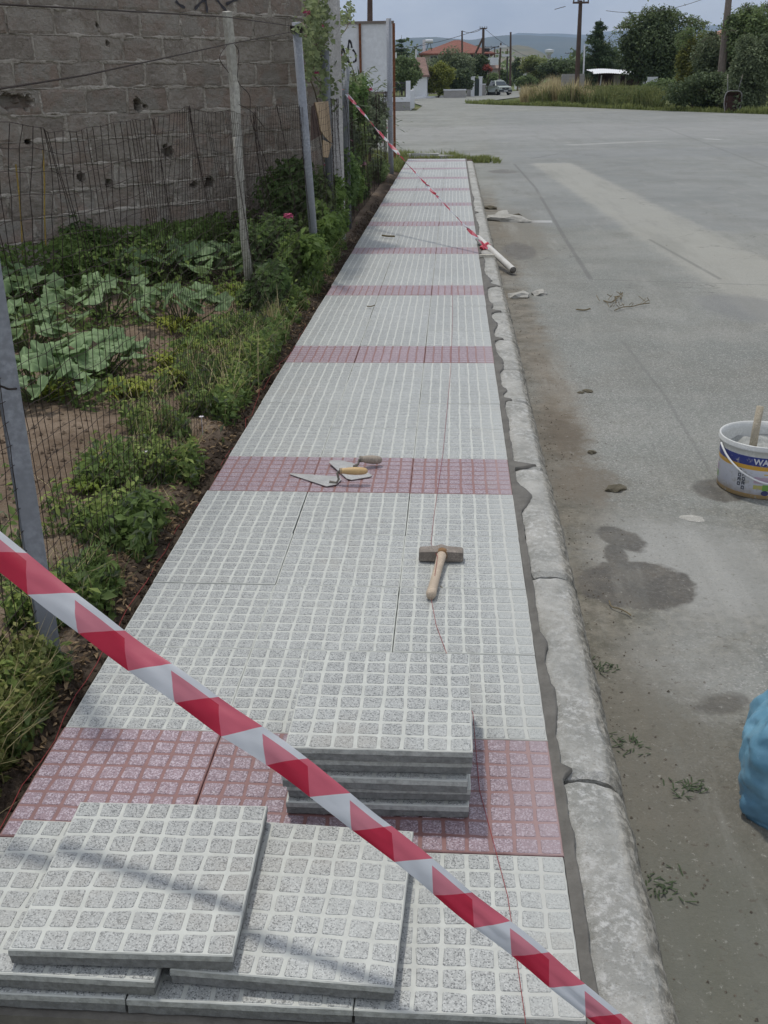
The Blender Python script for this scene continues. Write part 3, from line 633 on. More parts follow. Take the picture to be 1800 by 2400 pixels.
font_obj('lettering', 'WATER', .034, SIL, t, wrap(math.radians(11), .1515), .0008)
font_obj('lettering', 'R', .010, INK, t, wrap(math.radians(47), .188, .1785), .0)
B = MB()
for (col, rows, z0) in ((0, 4, .122), (1, 4, .108)):
    for k in range(rows):
        a_ = math.radians(-134+col*6.2); zz = z0-k*.019-.008
        for (du, dv, w_, h_) in ((-.005, 0, .0018, .007), (.005, 0, .0018, .007), (0, .006, .006, .0016), (0, -.006 if k % 2 else .0, .006, .0016)):
            for s_ in (0,):
                R = .1745; aa = a_+du/R; B.box(-.0008, .0008, -w_/1.6, w_/1.6, -h_, h_, mat=Matrix.Translation((R*math.cos(aa), R*math.sin(aa), zz+dv)) @ Matrix.Rotation(aa, 4, 'Z'))
B.obj('pictogram', INK, t)
a_ = math.radians(-128+30); B = MB()
B.add([((.1738+.0)*math.cos(a_+.085*math.cos(q)), .1738*math.sin(a_+.085*math.cos(q)), .030+.011*math.sin(q)) for q in np.linspace(0, 2*math.pi, 20, endpoint=False)], [tuple(range(20))]); B.obj('badge', simple('navy badge', (.07, .07, .17), .4), t)
# ================================================================== BLUE BAG
def m_bag():
    M = MT('blue woven sack', .55, .4); f = M.noise(7, 5, .6); c = M.mix(M.ramp(f, .3, .7), (.10, .24, .34), (.19, .37, .47)); c = M.mix(M.ramp(M.noise(34, 4, .7), .58, .72, 0, .5), c, (.23, .42, .56)); X, Y, Z = M.sep()
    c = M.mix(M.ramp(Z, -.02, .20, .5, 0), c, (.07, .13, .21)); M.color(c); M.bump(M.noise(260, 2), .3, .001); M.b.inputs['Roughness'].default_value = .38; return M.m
BAG = m_bag()
t = thing('sack', 'blue plastic sack of cement powder standing open on the road at the right edge', 'sack', (1.865, .325, ROADZ), (0, 0, math.radians(-18)))
V = []; nr, nh = 110, 46
for j in range(nh+1):
    h = j/nh
    for i in range(nr):
        a_ = i/nr*2*math.pi; ca, sa = math.cos(a_), math.sin(a_); ex = .42
        rx, ry = .205, .125; sq = (abs(ca)**(2/ex)+abs(sa)**(2/ex))**(-ex/2)
        k = 1+.05*math.sin(h*3)-.16*max(0, h-.72)/.28+(.03 if h < .06 else 0)*-1
        wr = .010*fn(a_*3+9, h*7)+.006*math.sin(a_*9+h*5)*h-.011*(1-abs(fn(ca*5+h*4, sa*5, h*3))*2.2)*.35-.006*(1-abs(fn(ca*11, sa*11-h*3, h*9))*2.5)*.6
        z = .275*h+(.045*fn(a_*1.7, 3)+.02*math.sin(a_*5))*max(0, h-.55)
        V.append((ca*rx*sq*k+wr*ca, sa*ry*sq*k+wr*sa, z))
F = [(j*nr+i, j*nr+(i+1) % nr, (j+1)*nr+(i+1) % nr, (j+1)*nr+i) for j in range(nh) for i in range(nr)]+[tuple(range(nr-1, -1, -1))]
link('bag', mesh('bag', V, F, BAG, smooth=True), t)
B = MB(); V = []
for j in range(9):
    for i in range(nr):
        a_ = i/nr*2*math.pi; ca, sa = math.cos(a_), math.sin(a_); sq = (abs(ca)**(2/.42)+abs(sa)**(2/.42))**(-.21); rr = j/8*.93
        V.append((ca*.2*sq*rr, sa*.12*sq*rr, .205+.03*fbm(ca*rr*3, sa*rr*3)+.02*(1-rr)))
B.add(V, [(j*nr+i, j*nr+(i+1) % nr, (j+1)*nr+(i+1) % nr, (j+1)*nr+i) for j in range(8) for i in range(nr)]); B.obj('cement', simple('cement powder', (.40, .36, .30), .95, .2, 12, 0, .4), t, smooth=True)
# ================================================================== RUBBLE AND TWIGS ON THE ROAD
CH = simple('broken mortar lump', (.42, .41, .37), .95, .25, 30, 0, .7); CHD = simple('earth lump', (.13, .115, .08), .95, .3, 30, 0, .7)
def lump(px, py, sx_, sy_, sz_, mat, label, cat='rubble', seed=0, z=ROADZ, group=None):
    c = gp(px, py, z); bm = bmesh.new(); bmesh.ops.create_icosphere(bm, subdivisions=2, radius=1)
    for v in bm.verts:
        k = 1+.45*fn(v.co.x*1.7+seed, v.co.y*1.7, v.co.z*1.7)+.15*fn(v.co.x*5, v.co.y*5+seed, v.co.z*5); v.co = Vector((v.co.x*sx_*k, v.co.y*sy_*k, max(-.3, v.co.z)*sz_*k))
    me = bpy.data.meshes.new('lump'); bm.to_mesh(me); bm.free(); me.materials.append(mat); o = link('rubble', me, None, (c.x, c.y, z+sz_*.25), (0, 0, seed)); tag(o, label, cat, group); return o
lump(1190, 518, .12, .30, .06, CH, 'largest pale lump of broken mortar in the far gutter dirt', seed=1)
lump(1207, 512, .06, .10, .05, CHD, 'dark lump touching the right side of the largest pale mortar lump', seed=2)
lump(1178, 503, .10, .30, .03, CH, 'flat pale smear of mortar just behind the largest lump', seed=3)
lump(1148, 490, .05, .12, .035, CHD, 'small dark clod near the kerb beyond the mortar lumps', seed=4)
lump(1218, 696, .065, .10, .035, CH, 'pale mortar lump in the gutter, left of a similar smaller one', seed=5)
lump(1264, 690, .065, .07, .028, CH, 'small white-topped mortar chip, right one of a pair on the road', seed=6)
lump(1443, 1147, .045, .035, .016, CHD, 'dark earth clod on the road between kerb and bucket', seed=7)
lump(1387, 1062, .02, .02, .012, CHD, 'tiny dark earth clod nearer the kerb than the larger clod', seed=8)
lump(1622, 1215, .05, .03, .004, CH, 'flat white splash of dried mortar below the bucket', seed=9)
lump(1378, 918, .02, .035, .010, CHD, 'left one of two tiny clods on the mid road', seed=10); lump(1362, 921, .016, .02, .008, CHD, 'right-hand neighbour clod on the mid road, nearest the gutter', seed=11)
TW = simple('dry twig', (.20, .165, .10), .95, .25, 30)
def twig(pts, r, label, z=ROADZ, cat='twig', mat=TW, leafy=0):
    P = [gp(x, y, z) for x, y in pts]; P = [Vector((p.x, p.y, z+.008+.012*random.random())) for p in P]
    B = MB(); B.tube(densify(P, 4), r, 5)
    for _ in range(leafy):
        q = random.choice(P)+Vector((random.uniform(-.05, .05), random.uniform(-.08, .08), .01)); B.tube([q, q+Vector((random.uniform(-.05, .05), random.uniform(-.08, .08), .03))], r*.6, 4)
    o = B.obj('twig', mat); tag(o, label, cat)
twig([(1415, 707), (1425, 712), (1437, 711), (1445, 703), (1440, 699), (1452, 698), (1455, 706)], .005, 'curled dry weed lying on the road behind the straight twig', leafy=10)
twig([(1440, 731), (1460, 725), (1480, 722), (1500, 719), (1522, 716)], .004, 'long straight dry twig with small offshoots on the road', leafy=14)
twig([(1350, 730), (1370, 730), (1383, 729)], .006, 'short dark twig left of the long straight twig')
twig([(1427, 1417), (1433, 1427), (1450, 1434), (1468, 1441), (1478, 1449)], .0025, 'thin pale curved twig across the dark wet stain')
twig([(896, 555), (910, 557), (925, 558)], .010, 'dry leaf scrap on the grey tiles far up the pavement', z=.006)
twig([(860, 722), (868, 721), (878, 720)], .004, 'tiny dry crumb of plant on the tiles below the leaf scrap', z=.004)
twig([(1030, 1385), (1037, 1386)], .0015, 'small dark scrap on the tile right of the hammer handle', z=.003)
for lb, pp in (('small green weed in the gutter beside the near kerb', (1475, 1745)), ('straggling weed on the road below the gutter weed', (1620, 1850)), ('dark weed tuft lower right of the near kerb', (1560, 2080)), ('bare weed stalks at the foot of the kerb by the wet stain', (1410, 1563))):
    B = MB(); c = gp(*pp, ROADZ); wt = thing('weed', lb, 'weed', (c.x, c.y, ROADZ)); c = Vector((0, 0, 0))
    for _ in range(34):
        a_ = random.random()*6.28; l_ = random.uniform(.008, .024); p = Vector((c.x+random.gauss(0, .025), c.y+random.gauss(0, .02), 0)); q = p+Vector((math.cos(a_)*l_, math.sin(a_)*l_, l_*.35)); w_ = Vector((-math.sin(a_), math.cos(a_), 0))*.0028
        B.add([p-w_*.5, p+w_*.5, q+w_*.4, q+(q-p)*.3, q-w_], [(0, 1, 2, 3, 4)])
    o = B.obj('leaves', simple('weed green', (.06, .085, .04), .8, .3, 50), wt); o['kind'] = 'stuff'
# ================================================================== LEAVES
def m_leaf(name, c, c2=None, rough=.62, trans=.38, scale=5, spec=.2):
    c = mulc(c, 1.34); c2 = mulc(c2, 1.36) if c2 else None
    M = MT(name, rough, spec, 'World'); at = N(M.t, 'ShaderNodeAttribute', attribute_name='tint'); f = M.noise(scale, 4)
    a = M.mix(at.outputs['Fac'], mulc(c, .55), mulc(c2 or mulc(c, 1.5), 1.0)); a = M.mix(M.ramp(f, .35, .65, 0, .5), a, mulc(c, .75)); M.color(a)
    tr = N(M.t, 'ShaderNodeBsdfTranslucent'); M.l(M.mix(.5, a, mulc(c2 or c, 1.3)), tr.inputs[0]); ms = N(M.t, 'ShaderNodeMixShader'); ms.inputs[0].default_value = trans
    out = M.t.nodes['Material Output']; M.l(M.b.outputs[0], ms.inputs[1]); M.l(tr.outputs[0], ms.inputs[2]); M.l(ms.outputs[0], out.inputs[0]); return M.m
def leaf_cloud(name, C, size, mat, asp=.55, up=.35, outw=None, vary=.45, bend=.25, tint=None):
    """many small folded leaves, centres C (n,3)"""
    C = np.asarray(C, float); n = len(C); r = RNG
    nrm = r.normal(size=(n, 3)); nrm[:, 2] = np.abs(nrm[:, 2])+up
    if outw is not None: nrm += outw
    nrm /= np.linalg.norm(nrm, axis=1)[:, None]
    t = r.normal(size=(n, 3)); t -= (t*nrm).sum(1)[:, None]*nrm; t /= np.linalg.norm(t, axis=1)[:, None]; b = np.cross(nrm, t)
    s_ = size*(1+vary*(r.random(n)*2-1)); s_ = s_[:, None]
    tip = C+t*s_*.5-nrm*s_*bend*.5; base = C-t*s_*.5; l = C+b*s_*asp*.5+nrm*s_*.10-t*s_*.06; rr = C-b*s_*asp*.5+nrm*s_*.10-t*s_*.06
    V = np.stack([base, rr, tip, l], 1).reshape(-1, 3)
    me = bpy.data.meshes.new(name); me.vertices.add(4*n); me.vertices.foreach_set('co', V.ravel())
    me.loops.add(6*n); me.polygons.add(2*n); idx = np.arange(n)[:, None]*4+np.array([0, 1, 2, 0, 2, 3])[None]; me.loops.foreach_set('vertex_index', idx.ravel().astype(np.int32))
    me.polygons.foreach_set('loop_start', (np.arange(2*n)*3).astype(np.int32)); me.update(calc_edges=True); me.validate()
    at = me.attributes.new('tint', 'FLOAT', 'FACE'); tt = np.clip(r.random(n) if tint is None else tint, 0, 1); at.data.foreach_set('value', np.repeat(tt, 2).astype(np.float32)); me.materials.append(mat); return me
def blob_points(n, c, rad, shell=.55, ztrim=None, lumps=9, lump=.38, seed=0, low=False):
    """points filling a lumpy crown: denser towards the surface of several overlapping clumps"""
    r = np.random.default_rng(seed); c = np.array(c, float); rad = np.array(rad, float)
    d = r.normal(size=(lumps, 3)); d /= np.linalg.norm(d, axis=1)[:, None]; cc = d*(.30+.42*r.random(lumps))[:, None]
    if low: cc[:, 2] = -.85+1.45*r.random(lumps); hh_ = np.hypot(cc[:, 0], cc[:, 1])+1e-6; f_ = (.75*np.sqrt(r.random(lumps))*np.where(cc[:, 2] < 0, 1.0, 1.0-.55*cc[:, 2]))/hh_; cc[:, 0] *= f_; cc[:, 1] *= f_
    rr = lump*(.7+.6*r.random(lumps)); k = r.integers(0, lumps, n)
    v = r.normal(size=(n, 3)); v /= np.linalg.norm(v, axis=1)[:, None]; q = cc[k]+v*(rr[k]*(shell+(1-shell)*r.random(n)**.6)*(1+.17*r.normal(size=n)))[:, None]
    st = r.random(n) < .05; q[st] *= 1.10+.10*r.random((int(st.sum()), 1)); return c+q*rad, v
BARK = simple('grey brown bark', (.13, .10, .075), .95, .3, 14, 0, .6)
STEMG = simple('green stems', (.10, .13, .05), .8, .3, 20)
# ================================================================== BLOCK WALL (runs diagonally across the garden's end)
W0 = Vector((-.3756, 9.262, 0)); WD = Vector((-.680, -.7336, 0)).normalized(); WN = Vector((WD.y*-1, WD.x, 0))
WN = Vector((.7336, -.680, 0)).normalized()
wall = thing('block_wall', 'tall rough wall of brown grey concrete blocks with broken holes behind the garden', 'wall', (W0.x, W0.y, 0), (0, 0, math.atan2(WD.y, WD.x)))
def m_block():
    M = MT('weathered lava block', .95, .12, rnd=True); a = M.noise(5, 6, .65); b = M.noise(55, 5, .75)
    c = M.mix(M.ramp(a, .32, .68), (.30, .262, .22), (.42, .375, .32)); c = M.mix(M.ramp(b, .5, .68, 0, .75), c, (.46, .43, .39)); c = M.mix(M.ramp(b, .30, .42, .75, 0), c, (.11, .095, .08))
    c = M.mix(M.ramp(M.noise(1.7, 6, .7), .42, .66, 0, .5), c, (.18, .152, .125)); hue = M.ramp(M.rnd, 0, 1, 0, .55, 'LINEAR'); c = M.mix(hue, c, M.mix(M.ramp(a, .4, .6), (.36, .265, .21), (.30, .285, .25)))
    M.color(c); M.bump(M.math('ADD', b, M.math('MULTIPLY', M.noise(22, 6, .75), 1.2)), 1.0, .022); return M.m
def m_wmortar():
    M = MT('wall mortar smears', .95, .12); a = M.noise(7, 6, .65); b = M.noise(60, 5, .7)
    c = M.mix(M.ramp(a, .32, .68), (.28, .25, .21), (.44, .405, .35)); c = M.mix(M.ramp(b, .32, .45, .6, 0), c, (.13, .115, .10)); M.color(c); M.bump(b, .9, .012); return M.m
BLK = m_block(); WMO = m_wmortar()
# local frame: x along wall away from the corner, y = behind (WD x Z), z up ; front face looks to -Y local? computed below
side = 1 if (Matrix.Rotation(math.atan2(WD.y, WD.x), 3, 'Z') @ Vector((0, 1, 0))).dot(WN) > 0 else -1
holes = []      # (u along, z) found from the photo
def wall_uz(px, py):
    d = _ray(px, py); t_ = (W0-CP).dot(WN)/d.dot(WN); P = CP+d*t_; return ((P-W0).dot(WD), P.z)
for (px, py, r_) in ((324, 247, .045), (192, 417, .035), (394, 357, .060), (492, 428, .055), (455, 432, .035), (256, 430, .03), (228, 58, .018), (252, 100, .016), (20, 238, .06), (60, 240, .06), (66, 333, .03), (340, 250, .02)): holes.append((*wall_uz(px, py), r_))
BLW, BLH = .40, .20; cz = wall_uz(200, 267)[1]; zc0 = cz-math.floor((cz+.3)/BLH)*BLH
nrow = 17
def hdepth(u, z):
    d = 0
    for (hu, hz, hr) in holes:
        q = math.hypot((u-hu)*(.55 if hz == holes[8][1] else 1), z-hz)/hr; q += .55*fn(u*26, z*26)+.3*fn(u*70, z*70)
        if q < 1.15: d = max(d, .0 if q > 1.0 else min(.10, .03+.12*(1.0-q)*4))
    return d
for r_ in range(nrow):
    zb = zc0+r_*BLH; u0 = -.2*(r_ % 2)
    while u0 < 5.3:
        ua = max(u0, 0); ub = min(u0+BLW, 5.3)
        if ub-ua > .08:
            g = .007; x0, x1, z0, z1 = ua+g, ub-g, zb+g*.8, zb+BLH-g*.8; nx, nz = 18, 9; V = []; F = []
            sd_ = random.random()*50; dd = random.uniform(-.005, .008)
            for j in range(nz+1):
                for i in range(nx+1):
                    u = x0+(x1-x0)*i/nx; z = z0+(z1-z0)*j/nz; e_ = min(i, nx-i, j, nz-j)
                    uu = u+(.006*fn(u*14, z*14, sd_) if e_ == 0 else 0); zz = z+(.006*fn(u*14+9, z*14, sd_) if e_ == 0 else 0)
                    dep = .007*fn(u*26, z*26, sd_)+.009*fbm(u*6, z*6, sd_)+(.007 if e_ == 0 else 0)+dd+hdepth(u, z)
                    V.append((uu-ua, -side*dep, zz-zb))
            F = [(j*(nx+1)+i, j*(nx+1)+i+1, (j+1)*(nx+1)+i+1, (j+1)*(nx+1)+i) for j in range(nz) for i in range(nx)]
            bnd = [j*(nx+1) for j in range(nz+1)]+[nz*(nx+1)+i for i in range(1, nx+1)]+[j*(nx+1)+nx for j in range(nz-1, -1, -1)]+[i for i in range(nx-1, 0, -1)]
            b0 = len(V); V += [(V[k][0], -side*.03, V[k][2]) for k in bnd]
            F += [(bnd[k], bnd[(k+1) % len(bnd)], b0+(k+1) % len(bnd), b0+k) for k in range(len(bnd))]
            link('block', mesh('block', V, F, BLK), wall, (ua, 0, zb))
        u0 += BLW
V = []; F = []; nx, nz = 520, int(nrow*BLH/.0095); 
for j in range(nz+1):
    for i in range(nx+1):
        u = 5.3*i/nx; z = zc0+nrow*BLH*j/nz; rowf = (z-zc0)/BLH; rr = int(rowf); fr = rowf-rr
        dz = min(fr, 1-fr)*BLH; um = (u+.2*(rr % 2)) % BLW; du = min(um, BLW-um); near = min(dz, du)
        sm = .5+.6*fbm(u*5, z*5, 3); w_ = .006+.060*max(0, sm-.38)
        k = max(0, 1-near/w_) if w_ > 0 else 0
        dep = .0125-.0175*min(1, k*1.8)*(.55+.7*sm)+.0055*fn(u*60, z*60)+(.012 if near < .006 and fn(u*5, z*5, 8) > .22 else 0)+hdepth(u, z)*1.2
        V.append((u, -side*dep, z))
F = [(j*(nx+1)+i, j*(nx+1)+i+1, (j+1)*(nx+1)+i+1, (j+1)*(nx+1)+i) for j in range(nz) for i in range(nx)]
link('mortar', mesh('mortar', V, F, WMO), wall)
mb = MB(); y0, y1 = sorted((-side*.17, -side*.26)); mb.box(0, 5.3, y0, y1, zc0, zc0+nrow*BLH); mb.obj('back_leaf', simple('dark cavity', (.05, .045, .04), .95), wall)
PLAS = simple('pale render', (.46, .45, .43), .9, .2, 6, 0, .3)
mb = MB(); y0, y1 = sorted((side*.012, -side*.26)); mb.box(-.262, -.003, y0, y1, -.12, zc0+nrow*BLH+.1); pil = mb.obj('pillar', PLAS, wall)
BLACK = simple('black spray paint', (.03, .03, .035), .6, .2, 20, 0, 0)
def stroke_on(parent, name, pts, w_, tofr, mat=BLACK):
    P = densify([Vector((a_, b_, 0)) for a_, b_ in pts], 6); V = []; F = []
    for i, p in enumerate(P):
        d = (P[min(i+1, len(P)-1)]-P[max(0, i-1)]).normalized(); q = Vector((-d.y, d.x, 0))*w_*.5*(1+.25*math.sin(i*.9))
        V += [tofr(p+q), tofr(p-q)]
    F = [(2*i, 2*i+1, 2*i+3, 2*i+2) for i in range(len(P)-1)]; return link(name, mesh(name, V, F, mat), parent)
def px2wall(pts): return [wall_uz(*q) for q in pts]
SPR = simple('faded spray', (.075, .072, .08), .9, .4, 30)
for pts in (((455, 22), (470, 5), (485, -5)), ((478, -5), (482, 12), (484, 30)), ((505, -4), (515, 10), (530, 27)), ((528, 10), (545, 2), (560, -5)), ((410, 2), (420, 12), (432, 18))):
    stroke_on(wall, 'graffiti', px2wall(pts), .022, lambda p: (p.x, side*.012, p.y), SPR)
# ================================================================== FENCE
fence = thing('wire_fence', 'old rusty wire mesh fence on grey metal poles along the garden edge of the pavement', 'fence', (-.2, 0, 0))
GALV = simple('weathered grey paint on pole', (.30, .32, .35), .55, .18, 6, .1, .15); GALVD = simple('dark grey pole', (.20, .215, .225), .6, .2, 6, .25, .15)
WOODP = simple('weathered grey wood post', (.42, .41, .36), .9, .22, 5, 0, .4); WIRE = simple('rusty wire', (.045, .033, .028), .85, .35, 30, .2, 0)
def post(name, pts, r, mat, n=12, sq=False):
    B = MB(); B.tube(pts, r, n); o = B.obj(name, mat, fence, smooth=n > 6); o.location = (.2, 0, 0); return o
# angle-iron pole nearest the camera
B = MB(); M4 = Matrix.Translation((-.202, .83, 0)) @ Matrix.Rotation(math.radians(22), 4, 'Z')
B.box(-.0285, .0285, -.003, .003, -.1, 1.75, mat=M4); B.box(-.0285, -.0225, -.003, .045, -.1, 1.75, mat=M4); B.box(-.0225, .0285, .003, .006, -.1, 1.752, mat=M4)
o = B.obj('angle_post', GALV, fence); o.location = (.2, 0, 0)
pC0 = Vector((-.195, 7.016, -.08)); pCt = ax(694, 52, -.255)
post('metal_post', [pC0, pC0.lerp(pCt, .5), pCt], .034, GALV)
B = MB(); 
for k in range(3): B.tube([(pCt.x+.042*math.cos(q*math.pi/6), pCt.y+.042*math.sin(q*math.pi/6), pCt.z-.03-.018*k+.006*math.sin(q*2+k)) for q in range(13)], .007, 5)
o = B.obj('wire_binding', WIRE, fence); o.location = (.2, 0, 0)
bt = ax(532, 27, -.50)
post('wooden_post', [ax(556, 330, -.50)-Vector((0, 0, .25)), ax(549, 200, -.50), bt], .033, WOODP, 4)
post('wooden_stake', [gp(594, 716, -.07), ax(582, 640, -.50), ax(571, 540, -.49), ax(562, 430, -.50), ax(553, 322, -.50)], [.032, .031, .029, .027, .024], WOODP, 9)
D0 = ax(772, 430, -.27); post('metal_post', [Vector((D0.x, D0.y, -.08)), ax(768, 290, -.27), ax(762, 118, -.27)], .038, GALVD)
post('metal_post', [Vector((pE.x, pE.y, -.08)), pE, ax(812, 160, -.24)], .042, GALVD)
post('metal_post', [(-.175, 17.73, -.1), (-.19, 17.73, 1.2), (-.197, 17.73, 2.50)], .046, GALV)
# wire mesh, 5 x 6 cm, sagging and buckled
def fpos(y, z):
    k = z/1.36; f = .15+.85*min(1, k*1.1)
    bx = (.020*math.sin(y*3.1+1.3*math.sin(z*2))+.016*math.sin(y*7.3+z*4)+.008*math.sin(y*17+z*9))*f
    by = (.022*math.sin(y*4.6+z*5.2)+.016*math.sin(y*11.3+z*9+1)+.010*math.sin(z*17+y*23))*f
    cz_ = (.022*math.sin(y*2.3+.7)+.010*math.sin(y*6.1+z*6))*f
    top = 1.395-.012*min(y, 6)+(.01*min(0, 0)); 
    return Vector((-.225+bx+.03*k*math.sin(y*.9), y+by, -.03+k*(top+.03)+cz_))
def wire_strip(B, ya, yb):
    zs = np.linspace(0, 1.36, 24); y = ya
    while y < yb:
        pts = [fpos(y+.004*math.sin(z*40+y*90), z) for z in zs]; B.tube(pts, .0014 if y < 2.5 else .0012, 3, cap=False); y += .05
    ysr = np.arange(ya, yb+.03, .05)
    for z in zs: B.tube([fpos(y_, z+.003*math.sin(y_*31+z*50)) for y_ in ysr], .00115, 3, cap=False)
B = MB(); wire_strip(B, -.5, 17.6); o = B.obj('wire_mesh', WIRE, fence); o.location = (.2, 0, 0); o['kind'] = 'stuff'
def strand(pts, r=.0028):
    B = MB(); B.tube(pts, r, 5); o = B.obj('strand', WIRE, fence); o.location = (.2, 0, 0)
strand([ax(-60, 5, -.2), ax(0, 10, -.2), ax(230, 22, -.2), ax(532, 40, -.25), pCt-Vector((0, 0, .03))])
strand([ax(-60, 215, -.2), ax(0, 208, -.2), ax(200, 176, -.2), ax(532, 104, -.24), pCt-Vector((0, 0, .06))])
strand(densify([ax(532, 106, -.3), ax(518, 125, -.3), ax(516, 142, -.3), ax(536, 170, -.3)], 6), .0022)
strand(densify([ax(550, 104, -.3), ax(560, 125, -.3), ax(558, 190, -.3), ax(585, 225, -.3), ax(591, 290, -.3), ax(640, 420, -.28)], 6), .0022)
strand(densify([ax(560, 245, -.3), ax(590, 262, -.3), ax(620, 300, -.3)], 6), .0022)
strand(densify([ax(-30, 910, -.19), ax(0, 905, -.19), ax(22, 912, -.17), ax(50, 909, -.2)], 5), .0030)
# cardboard hanging on the fence
t = thing('cardboard', 'torn folded piece of brown cardboard hanging on the fence beside the wall end', 'cardboard')
CARD = simple('tan cardboard', (.42, .31, .19), .85, .15, 10); CARDD = simple('dark inside cardboard', (.10, .06, .045), .9, .2, 10)
def card(name, px, X, mat, th=.006):
    P = [ax(x, y, X) for x, y in px]; Q = [p-Vector((0, 0, 0))+Vector((th, th, 0)) for p in P]; n = len(P); B = MB(); B.add(P+Q, [tuple(range(n)), tuple(range(2*n-1, n-1, -1))]+[(i, (i+1) % n, n+(i+1) % n, n+i) for i in range(n)]); return B.obj(name, mat, t)
card('front_flap', [(737, 240), (768, 237), (773, 290), (777, 335), (771, 332), (758, 318), (750, 305), (744, 270)], -.235, CARD)
card('inner_flap', [(737, 240), (744, 270), (750, 305), (752, 315), (738, 324), (728, 330), (729, 270), (730, 250)], -.245, CARDD)
card('torn_corner', [(757, 328), (777, 338), (772, 350), (768, 370), (757, 368), (756, 345)], -.235, CARD)
# ================================================================== GARDEN PLANTS
LSQ = m_leaf('squash leaf', (.13, .20, .09), (.21, .30, .145), .55, .25, 14); LYG = m_leaf('yellow green leaf', (.17, .22, .045), (.33, .36, .07)); LGR = m_leaf('weed leaf', (.085, .14, .04), (.17, .24, .075))
LDK = m_leaf('dark shrub leaf', (.06, .105, .036), (.125, .19, .065)); LGY = m_leaf('grey green leaf', (.09, .12, .075), (.16, .19, .12)); DRY = m_leaf('dry straw', (.30, .25, .13), (.42, .36, .20), .8, .2)
def squash_leaf(seed):
    rd = random.Random(seed); V = [(0, 0, 0)]; F = []; nr = 40
    rings = (.25, .5, .75, 1.0)
    for q in rings:
        for i in range(nr):
            a_ = i/nr*2*math.pi; lobe = 1+.13*math.cos(5*a_)+.05*math.cos(10*a_+1)+(.035*rd.uniform(-1, 1) if q == 1 else 0); notch = 1-.62*math.exp(-((a_-math.pi)/.30)**2)
            r = q*lobe*notch; vein = .035*math.cos(5*a_)*q
            V.append((r*math.cos(a_), r*math.sin(a_), .13*math.sin(2*a_+seed)*q*q+(.10 if seed % 2 else -.26)*q*q+1.6*vein*q-.05*math.cos(5*a_)*math.sin(q*3.1)+.03*rd.uniform(-1, 1)*q))
    for i in range(nr): F.append((0, 1+i, 1+(i+1) % nr))
    for k in range(3):
        for i in range(nr): F.append((1+k*nr+i, 1+(k+1)*nr+i, 1+(k+1)*nr+(i+1) % nr, 1+k*nr+(i+1) % nr))
    return V, F
SQM = []
for k in range(5):
    V, F = squash_leaf(k); me = mesh('squash_leaf', V, F, LSQ, smooth=True); at = me.attributes.new('tint', 'FLOAT', 'POINT'); at.data.foreach_set('value', [min(1, random.Random(k).uniform(.15, .6)+.75*max(0, math.cos(5*math.atan2(v[1], v[0])))**14*(math.hypot(v[0], v[1]) > .08)) for v in V]); SQM.append(me)
def squash(c, spread, nl, h, label, seed, s0=.085):
    nl = int(nl*1.9); spread *= 1.12; s0 *= .84; rd = random.Random(seed); t = thing('squash_plant', label, 'squash plant', (c[0], c[1], gz(c[0], c[1])), group='squash plants in the garden bed')
    B = MB()
    for k in range(nl):
        a_ = k*2.4+rd.random(); r = spread*math.sqrt((k+.5)/nl)*rd.uniform(.75, 1.1); x, y = r*math.cos(a_), r*math.sin(a_); z = h*(1-.45*(r/spread)**2)*rd.uniform(.75, 1.1)+.03
        if c[0]+x > -.30: x = -.30-c[0]-rd.random()*.05
        o = link('leaf', SQM[rd.randrange(5)], t, (x, y, z)); s_ = s0*rd.uniform(.75, 1.25); o.scale = (s_, s_, s_); o.rotation_euler = (rd.uniform(-.75, .75)+.10, rd.uniform(-.6, .6), a_+rd.uniform(-.6, .6))
        B.tube([(x*.15, y*.15, 0), (x*.7, y*.7, z*.55), (x, y, z)], [.006, .005, .004], 5)
    o = B.obj('stalks', STEMG, t); o['kind'] = 'stuff'
for (px, py), sp, nl, h, lb in (
        ((95, 900), .30, 15, .20, 'squash plant with big pale leaves behind the near angle iron pole, lowest of the bed'),
        ((70, 780), .36, 17, .24, 'squash plant with broad leaves at the left edge, second from the camera'),
        ((235, 850), .28, 13, .20, 'squash plant whose large scalloped leaf hangs low over bare soil'),
        ((250, 705), .38, 16, .25, 'squash plant in the middle of the bed below the bean row'),
        ((430, 730), .30, 12, .22, 'squash plant nearest the curved wooden stake'),
        ((400, 620), .45, 18, .30, 'far squash plant with a mound of pale leaves in front of the wall'),
        ((545, 620), .40, 13, .26, 'squash plant between the mound by the wall and the curved stake'),
        ((40, 690), .40, 14, .26, 'squash plant at the left edge below the tall dark bean leaves')):
    c = gp(px, py+38, -.07); squash((min(c.x, -.45), c.y), sp, nl, h, lb, px, .085 if py > 650 else .105)
def clump(name, c, rad, n, size, mat, label, cat, group=None, upright=False, seed=0, asp=.5, stem=True):
    t = thing(name, label, cat, (c[0], c[1], c[2]), group=group)
    P, v = blob_points(n, (0, 0, rad[2]*.85), rad, .4, lumps=7, lump=.45, seed=seed); P[:, 2] = np.maximum(P[:, 2], .01)
    link('foliage', leaf_cloud('foliage', P, size, mat, asp=asp, outw=v*.6, up=.2 if not upright else -.2), t)
    if stem:
        B = MB()
        for k in range(7): a_ = k*.9+seed; B.tube([(0, 0, -.03), (rad[0]*.4*math.cos(a_), rad[1]*.4*math.sin(a_), rad[2]*.8), (rad[0]*.75*math.cos(a_), rad[1]*.75*math.sin(a_), rad[2]*1.5)], [.006, .004, .002], 4)
        o = B.obj('stems', STEMG, t); o['kind'] = 'stuff'
    return t
